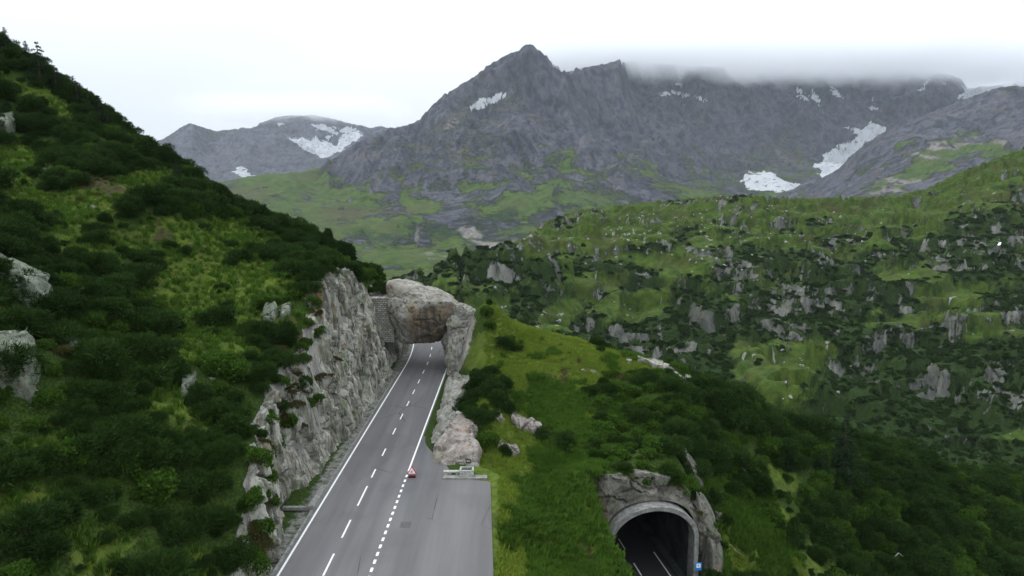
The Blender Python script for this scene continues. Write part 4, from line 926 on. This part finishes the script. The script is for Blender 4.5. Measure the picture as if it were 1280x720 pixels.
for (x0, x1, y0, y1, d, sd, left) in ((-9.5, 34, 38, 112, .36, 15, False), (-100, -20, 28, 116, .6, 16, True)):
    x, y, g = jgrid(x0, x1, y0, y1, d, sd); z, u, v, sh_, he_, g_, sl_, bad = field(x, y)
    s1, t1 = port_st(x, y); bad = bad & ~((s1 < -4.9) & (s1 > -9) & (t1 < .5))
    den = g_+fbm(x/3, y/3, None, 3, 901)*.35
    ok = (~bad) & (den > .18) & (u > -60) & (u < 1320) & (v < 780); 
    lush = fbm(x/5, y/5, None, 3, 903)+np.where((u > 660) & (v > 470), .35, -.1)-np.where((u+fbm(x/4, y/4, None, 3, 907)*60 < 648) & (v > 560), .5, 0)
    r_ = g.random(len(x)); idx = np.where(he_ > .6, 4, np.where((lush > .1) | (left & (r_ < .62)), 2+(g.random(len(x)) > .5), (r_ > .5)*1)); idx = np.where(left & (r_ > .86), 4, idx)
    scl = g.uniform(.7, 1.3, len(x)); n_ = ok.sum(); rot = np.zeros((n_, 3)); rot[:, 2] = g.uniform(0, 6.28, n_); rot[:, :2] = g.normal(size=(n_, 2))*.15
    scatter('grass', TF, np.stack([x, y, z], -1)[ok], scl[ok], rot, idx[ok])
# ------------------------------------------------------------------ far hillside shrubs and stones
FS = [leaf_cloud('clump', 150, 2.6, 1.9, 1.15, .42, 60, M['farleaf'], lumps=4, core=.75), leaf_cloud('clump', 130, 3.1, 1.5, 1.15, .42, 61, M['farleaf'], lumps=5, core=.75), leaf_cloud('clump', 110, 2.0, 2.2, 1.1, .42, 62, M['farleaf'], lumps=3, core=.75)]
for t_ in FS: hidden(t_)
XX, YY, ZZ, U, V_, sl_, us_, ya_ = dD
aD = attrsD(XX, YY, ZZ, U, V_, sl_)
def pick_cells(wt, n, seed):
    g = np.random.default_rng(seed); area = np.abs(np.gradient(YY, axis=0)*np.gradient(XX, axis=1)); p = (wt*area).ravel(); p = p/p.sum()
    i = g.choice(p.size, n, p=p); jx = g.uniform(-.5, .5, n)*2; return XX.ravel()[i]+jx, YY.ravel()[i], ZZ.ravel()[i], g
wt = np.clip(aD['shrub']*1.5-.45, 0, 1)*(1-aD['rock']*.8)*sstep(-80, 0, U)*sstep(1420, 1340, U)*sstep(150, 200, YY)*sstep(800, 650, YY)
x, y, z, g = pick_cells(wt, 34000, 5); n_ = len(x); rot = np.zeros((n_, 3)); rot[:, 2] = g.uniform(0, 6.28, n_)
scatter('shrub_cover', FS, np.stack([x, y, z-.5], -1), (.2+.75*g.random(n_)**1.8)*np.interp(y, [200, 600], [.75, 1.05]), rot, g.integers(0, 3, n_))
M['stone'] = simple('grey_stone', (.24, .24, .225), .9, .35, 1.5)
ST_ = []
for i in range(3):
    g2 = random.Random(i+50); pts = [Vector((g2.gauss(0, 1), g2.gauss(0, 1), g2.gauss(0, .7))).normalized()*g2.uniform(.7, 1) for _ in range(12)]
    bm = bmesh.new(); [bm.verts.new(p) for p in pts]; bmesh.ops.convex_hull(bm, input=bm.verts); ST_.append(hidden(bm_obj('stone', bm, M['stone'])))
wt = np.clip(aD['scree']+.06+aD['rock']*.25, 0, 1)*(1-aD['shrub']*.6)*sstep(-80, 0, U)*sstep(1420, 1340, U)*sstep(180, 230, YY)*sstep(760, 700, YY)*(blobs(U, V_, [(980, 500, 60, 40), (700, 410, 60, 25), (600, 380, 40, 20), (900, 290, 200, 40), (1000, 460, 30, 50), (780, 395, 60, 20)])*3+.2)*sstep(60, -40, V_-520)
x, y, z, g = pick_cells(wt, 1200, 6); n_ = len(x)
scatter('scree', ST_, np.stack([x, y, z], -1), g.uniform(.3, 1.0, n_)**1.6*1.7, g.uniform(0, 6.28, (n_, 3)), g.integers(0, 3, n_))
# ------------------------------------------------------------------ conifers
def conifer(name, h, rb, seed, mat, spread=1., gap=0., n_wh=16, dens=1.):
    root = empty(name); g = np.random.default_rng(seed); bm = bmesh.new()
    tube(bm, [(0, 0, -.6), (.04, 0, h*.4), (0, .05, h*.75), (0, 0, h)], [h*.028, h*.02, h*.011, h*.003], 8)
    V, tint = [], []
    for i in range(n_wh):
        f = i/(n_wh-1); zz = h*(.12+.86*f); r_ = rb*(1-f)**.8*(1+.25*g.normal())+.12
        nb = max(4, int(7*(1-f)+4))
        for b in range(nb):
            if g.random() < gap: continue
            a = 2*math.pi*b/nb+g.uniform(-.5, .5)+i; r2_ = r_*g.uniform(.65, 1.15)
            tipz = zz-r2_*.22+g.uniform(-.1, .1)*r2_; p1 = np.array([math.cos(a)*r2_, math.sin(a)*r2_, tipz])
            p0 = np.array([0, 0, zz]); tube(bm, [p0, (p0+p1)/2+[0, 0, .05*r2_], p1], [.02*h*.25*(1-f)+.01, .012, .006], 4)
            m = int((18+26*r2_)*dens); s_ = g.uniform(.15, 1.05, m)[:, None]; base = p0+(p1-p0)*s_+g.normal(size=(m, 3))*[.1, .1, .06]*r2_*(.5+s_)*.9
            d = (p1-p0)/np.linalg.norm(p1-p0)+g.normal(size=(m, 3))*.6; d[:, 2] -= .05; d /= np.linalg.norm(d, axis=1)[:, None]
            L_ = g.uniform(.16, .36, m)[:, None]*(h/7)**.5; sd = np.cross(d, g.normal(size=(m, 3))); sd /= np.linalg.norm(sd, axis=1)[:, None]; W_ = L_*.2
            V.append(np.stack([base, base+d*L_*.5+sd*W_, base+d*L_, base+d*L_*.5-sd*W_], 1)); tint.append(np.repeat(g.random(m), 4))
    V = np.concatenate(V).reshape(-1, 3); mesh_np('crown', V, np.arange(len(V)).reshape(-1, 4), mat, False, dict(tint=np.concatenate(tint)), root)
    bm_obj('trunk', bm, M['bark'], root); return root
stone_pine = conifer('stone_pine', 6.2, 1.75, 3, M['spruce'], gap=.28, n_wh=11, dens=1.3)
spruce = conifer('spruce_tree', 10.5, 2.7, 4, M['spruce'], gap=.06, n_wh=20)
spruce2 = conifer('spruce_tree', 6.0, 1.5, 9, M['spruce'], gap=.1, n_wh=15)
TR = [(stone_pine, 50, 100, .92, 'ragged stone pine standing tallest on the left skyline'), (stone_pine, 70, 112, .6, 'small pine just right of the tallest skyline pine'),
      (stone_pine, 97, 132, .62, 'lone small pine halfway down the left skyline'), (spruce2, 126, 160, .85, 'slender young spruce low on the left skyline by the rounded bush'),
      (stone_pine, 136, 168, .6, 'tiny round pine at the foot of the dark skyline slope'), (spruce2, 34, 80, .6, 'small spruce left of the tallest skyline pine'), (spruce2, 222, 232, .65, 'small pointed spruce on the skyline above the ridge rocks'),
      (spruce2, 8, 66, .7, 'small spruce on the skyline at the left edge of view'),
      (spruce, 1052, 606, 1.0, 'tall dark spruce on the slope right of the lower tunnel'), (spruce2, 1028, 600, .8, 'smaller spruce standing against the left side of the tall spruce'),
      (spruce2, 1078, 610, .7, 'small spruce right of the tall spruce'), (spruce2, 985, 590, .6, 'young spruce among bushes left of the tall spruce pair')]
used = set()
for rt, u, v, s_, lb_ in TR:
    g_ = None; vv = v
    while g_ is None and vv < 720: g_ = ray(u, vv, 40, 125); vv += 2
    if rt.name not in used: c = rt; used.add(rt.name)
    else: c = copy_tree(rt)
    c.location = (g_[0], g_[1], g_[2]-.1); c.scale = (s_,)*3; c.rotation_euler = (0, 0, u*.37); tag(c, lb_, 'tree')
# skyline pines along the crest right above the arch
x = np.array([-34., -31.5, -29.5, -27.5, -25.8]); 
for i, u in enumerate((300, 330, 352, 372, 392, 410, 426, 438)):
    g_ = None; vv = 250
    while g_ is None and vv < 500: g_ = ray(u, vv, 60, 125); vv += 2
    c = copy_tree(PROTO[2 if i % 2 else 0][0]); c.location = (g_[0], g_[1], g_[2]-.1); c.scale = (.95, .95, 1.15+.2*(i % 3)); c.rotation_euler = (0, 0, i*1.3)
    tag(c, 'dark dwarf pine bush on the skyline crest sloping down to the rock arch', 'bush', 'dwarf pines on the crest above the arch')
for i, (x_, y_, z_, s_) in enumerate([(-22.5, 105, 11.6, .8), (-20.5, 106, 11.4, .9), (-19, 107.5, 11.3, .8), (-17.2, 109.6, 11.1, .7), (-24.5, 104.5, 12, .9), (-15.6, 110.4, 10.8, .45), (-21.5, 108.5, 11.4, 1.0), (-19.5, 110, 11.2, 1.0), (-17.5, 111, 10.9, .8)]):
    c = copy_tree(PROTO[i % 4][0]); c.location = (x_, y_, z_-.15); c.scale = (s_,)*3; tag(c, 'dark bush growing on top of the rock arch', 'bush', 'bushes on top of the arch')
g = random.Random(8)
for i in range(72):
    y = g.uniform(57, 76) if i < 46 else g.uniform(44, 55); f = g.uniform(.5, 1.0) if i < 46 else g.uniform(.5, 1.05)
    xx = XB(y)+(XTOP(y)-XB(y))*f**1.15+.1; pr = PROTO[g.choice([0, 4, 5, 6, 7, 6])][0]
    c = copy_tree(pr); c.location = (float(xx), y, float(ctop(y))*f-.2); s_ = g.uniform(.45, 1.05); c.scale = (s_,)*3; c.rotation_euler = (0, R(25), g.uniform(0, 6))
    tag(c, 'small bush clinging to a ledge of the roadside cliff', 'bush', 'bushes on the cliff ledges')
for i in range(26):
    a_ = math.pi*(.0+i/25); r_ = g.uniform(4.6, 6.4) if math.sin(a_) > .4 else g.uniform(5.4, 7.2)
    s1 = math.cos(a_)*(r_+.6); xx, yy = q(s1, .9+g.uniform(0, 1.4), 0)[:2]
    if math.cos(a_) < -.55: continue
    zt = min(float(hR(np.array([xx]), np.array([yy]))[0]), ZR+5.4+math.sin(a_)*(3.6+r_-3.2))
    if math.sin(a_) < .5: xx, yy = q(s1+.3, -.2+g.uniform(-.8, .6), 0)[:2]
    c = copy_tree(PROTO[g.choice([0, 2, 4, 5, 5, 7])][0]); c.location = (xx, yy, zt-.25); c.scale = (g.uniform(.45, .8),)*3; c.rotation_euler = (0, 0, g.uniform(0, 6))
    tag(c, 'bush overhanging the rock round the lower tunnel mouth', 'bush', 'bushes round the tunnel mouth')
for rt, fo, st in PROTO:
    hidden(st); hidden(fo); hidden(rt)
# dead wood
def dead(label, pts, r0, name='dead_branch', twigs=3, k=0):
    g = random.Random(k); bm = bmesh.new(); P_ = [Vector(p) for p in pts]; o0 = P_[0].copy(); tube(bm, [p-o0 for p in P_], [r0*(1-.75*i/(len(P_)-1)) for i in range(len(P_))], 6)
    for _ in range(twigs):
        i = g.randrange(1, len(P_)); p = P_[i]-o0; d = Vector((g.uniform(-1, 1), g.uniform(-1, 1), g.uniform(.2, 1)))*(P_[-1]-P_[0]).length*.18; tube(bm, [p, p+d*.6, p+d], [r0*.4, r0*.3, r0*.12], 5)
    o = bm_obj(name, bm, M['dead'], None, True); o.location = o0; return tag(o, label, 'dead wood')
def dpts(l): 
    out = []
    for u, v, dz in l:
        g_ = ray(u, v); out.append((g_[0], g_[1], g_[2]+dz))
    return out
dead('long bleached fallen trunk on the slope below the tall spruce', dpts([(1062, 632, .7), (1080, 648, .6), (1098, 668, .5), (1118, 690, .4)]), .12, 'fallen_trunk', 3, 1)
dead('pale dead branch near the bottom edge right of the tunnel', dpts([(1112, 712, .9), (1122, 702, 1.1), (1134, 708, .8)]), .11, twigs=0, k=2)
dead('short pale dead branch in the bushes above the tunnel rocks', dpts([(924, 592, 1.0), (930, 598, 1.1), (936, 606, .9)]), .08, k=3)
dead('thin dark-ended dead branch on the grass right of the tunnel', dpts([(912, 690, .7), (920, 698, .7), (930, 704, .6)]), .07, k=4)
dead('bleached forked branch in the dark bushes low on the left hillside', dpts([(138, 594, 1.2), (150, 590, 1.4), (172, 596, 1.2)]), .06, k=5)
# pink flowers at the left foot of the portal
fx = P(772, 704, 58); g = random.Random(3)
fw = empty('fireweed', (fx[0]-.35, fx[1], fx[2]-1.2)); tag(fw, 'clump of pink fireweed flowers at the left side of the tunnel mouth', 'flowers')
leaf_cloud('flower_heads', 260, .55, 1.5, .14, .4, 77, M['pinkleaf'], parent=fw); leaf_cloud('leaves', 300, .5, .9, .2, .2, 78, M['fern'], parent=fw)
# waterfall
def ray_far(u, v):
    Ui, Vi = dD[3], dD[4]; d = (Ui-u)**2+(Vi-v)**2; d[dD[1] < 250] = 1e9; i = np.unravel_index(d.argmin(), d.shape); return XX[i], YY[i], ZZ[i]
wf = [ray_far(u, v) for u, v in ((1251, 289), (1250, 294), (1252, 299), (1247, 304), (1245, 309))]
Vw = []; 
for i, p in enumerate(wf): w_ = .5+.12*i; Vw += [(p[0]-w_, p[1]-2.5, p[2]+.8), (p[0]+w_, p[1]-2.7, p[2]+.8)]
M['waterw'] = simple('falling_water', (.75, .78, .8), .4, .15, 2)
o = mesh_np('waterfall', Vw, grid_faces(len(wf), 2), M['waterw'], True); tag(o, kind='structure')
HAZE = 3.2e-5; CLOUD = True
# ------------------------------------------------------------------ light, sky, haze (temporary order)
w = bpy.data.worlds.new('World'); SC.world = w; w.use_nodes = True
nt = w.node_tree; n = nt.nodes; l = nt.links
sky = n.new('ShaderNodeTexSky'); sky.sky_type = 'NISHITA'; sky.sun_disc = False; sky.sun_elevation = R(50); sky.sun_rotation = R(-96); sky.altitude = 2000
tc = n.new('ShaderNodeTexCoord'); mp = n.new('ShaderNodeMapping'); mp.inputs['Scale'].default_value = (1, 1, 4); l.new(tc.outputs['Generated'], mp.inputs[0])
nz = n.new('ShaderNodeTexNoise'); nz.inputs['Scale'].default_value = 1.3; nz.inputs['Detail'].default_value = 4; l.new(mp.outputs[0], nz.inputs['Vector'])
rp = n.new('ShaderNodeValToRGB'); l.new(nz.outputs['Fac'], rp.inputs[0])
rp.color_ramp.elements[0].position = .35; rp.color_ramp.elements[0].color = (7.1, 7.7, 8.2, 1)
rp.color_ramp.elements[1].position = .62; rp.color_ramp.elements[1].color = (8.2, 8.5, 8.8, 1)
mx = n.new('ShaderNodeMix'); mx.data_type = 'RGBA'; mx.inputs[0].default_value = .93; l.new(sky.outputs[0], mx.inputs[6]); l.new(rp.outputs[0], mx.inputs[7])
sz_ = n.new('ShaderNodeSeparateXYZ'); l.new(tc.outputs['Generated'], sz_.inputs[0]); mr_ = n.new('ShaderNodeMapRange'); l.new(sz_.outputs[2], mr_.inputs['Value'])
mr_.inputs['From Min'].default_value = .05; mr_.inputs['From Max'].default_value = 1; mr_.inputs['To Min'].default_value = 1; mr_.inputs['To Max'].default_value = 2.8   # overcast skies are brighter overhead
vm = n.new('ShaderNodeVectorMath'); vm.operation = 'SCALE'; l.new(mx.outputs[2], vm.inputs[0]); l.new(mr_.outputs[0], vm.inputs['Scale']); l.new(vm.outputs[0], n['Background'].inputs[0]); n['Background'].inputs[1].default_value = .1
sun = bpy.data.lights.new('sun', 'SUN'); sun.energy = 1.5; sun.angle = R(12); sun.color = (1, .97, .92)
so = bpy.data.objects.new('sun', sun); COL.objects.link(so); so.rotation_euler = (R(50), 0, R(-96))
SC.view_settings.view_transform = 'Standard'; SC.view_settings.look = 'None'; SC.view_settings.exposure = .15; SC.view_settings.gamma = 1
SC.render.resolution_x = 1024; SC.render.resolution_y = 576
SC.cycles.max_bounces = 24; SC.cycles.diffuse_bounces = 2; SC.cycles.glossy_bounces = 1; SC.cycles.transmission_bounces = 2; SC.cycles.transparent_max_bounces = 4; SC.cycles.volume_bounces = 24
SC.cycles.use_denoising = True

# ------------------------------------------------------------------ air and low cloud
def vol_box(name, a, b, mat):
    bm = bmesh.new(); box(bm, [(x+y)/2 for x, y in zip(a, b)], [y-x for x, y in zip(a, b)]); return bm_obj(name, bm, mat)
m = bpy.data.materials.new('haze'); m.use_nodes = True; nn = m.node_tree.nodes; nn.remove(nn['Principled BSDF'])
pv = nn.new('ShaderNodeVolumePrincipled'); pv.inputs['Color'].default_value = (.76, .84, .97, 1); pv.inputs['Density'].default_value = HAZE; m.node_tree.links.new(pv.outputs[0], nn['Material Output'].inputs['Volume'])
hz = vol_box('haze', (-6400, -2400, -130), (6400, 10400, 905), m); tag(hz, kind='stuff')
def cloud(a, b, dens, z0, z1):
    t = NT('cloud'); t.n.remove(t.b); v_ = t.n.new('ShaderNodeVolumePrincipled'); v_.inputs['Color'].default_value = (.97, .98, .995, 1); v_.inputs['Anisotropy'].default_value = .3
    sp = t.n.new('ShaderNodeSeparateXYZ'); t.lk(t.coord(), sp.inputs[0]); nz_ = t.noise(1/300., 6, .62, t.coord((1, 1, 1.7)))
    hh = t.math('MULTIPLY_ADD', t.math('SUBTRACT', nz_, .5), 300., sp.outputs[2])
    d = t.math('MULTIPLY', t.math('MULTIPLY', t.ramp(hh, z0, z1), t.ramp(hh, b[2]+10, b[2]-130)), dens)
    for ax, w_ in ((1, 240), (0, 450)):
        d = t.math('MULTIPLY', d, t.ramp(sp.outputs[ax], a[ax], a[ax]+w_))
        d = t.math('MULTIPLY', d, t.ramp(sp.outputs[ax], b[ax], b[ax]-w_))
    t.lk(d, v_.inputs['Density']); t.lk(v_.outputs[0], t.n['Material Output'].inputs['Volume'])
    tag(vol_box('cloud', a, b, t.m), kind='stuff')
cloud((-150, 3760, 600), (3900, 5000, 990), .0075, 625, 800)
cloud((-3400, 6500, 600), (-1000, 8100, 960), .0022, 610, 780)
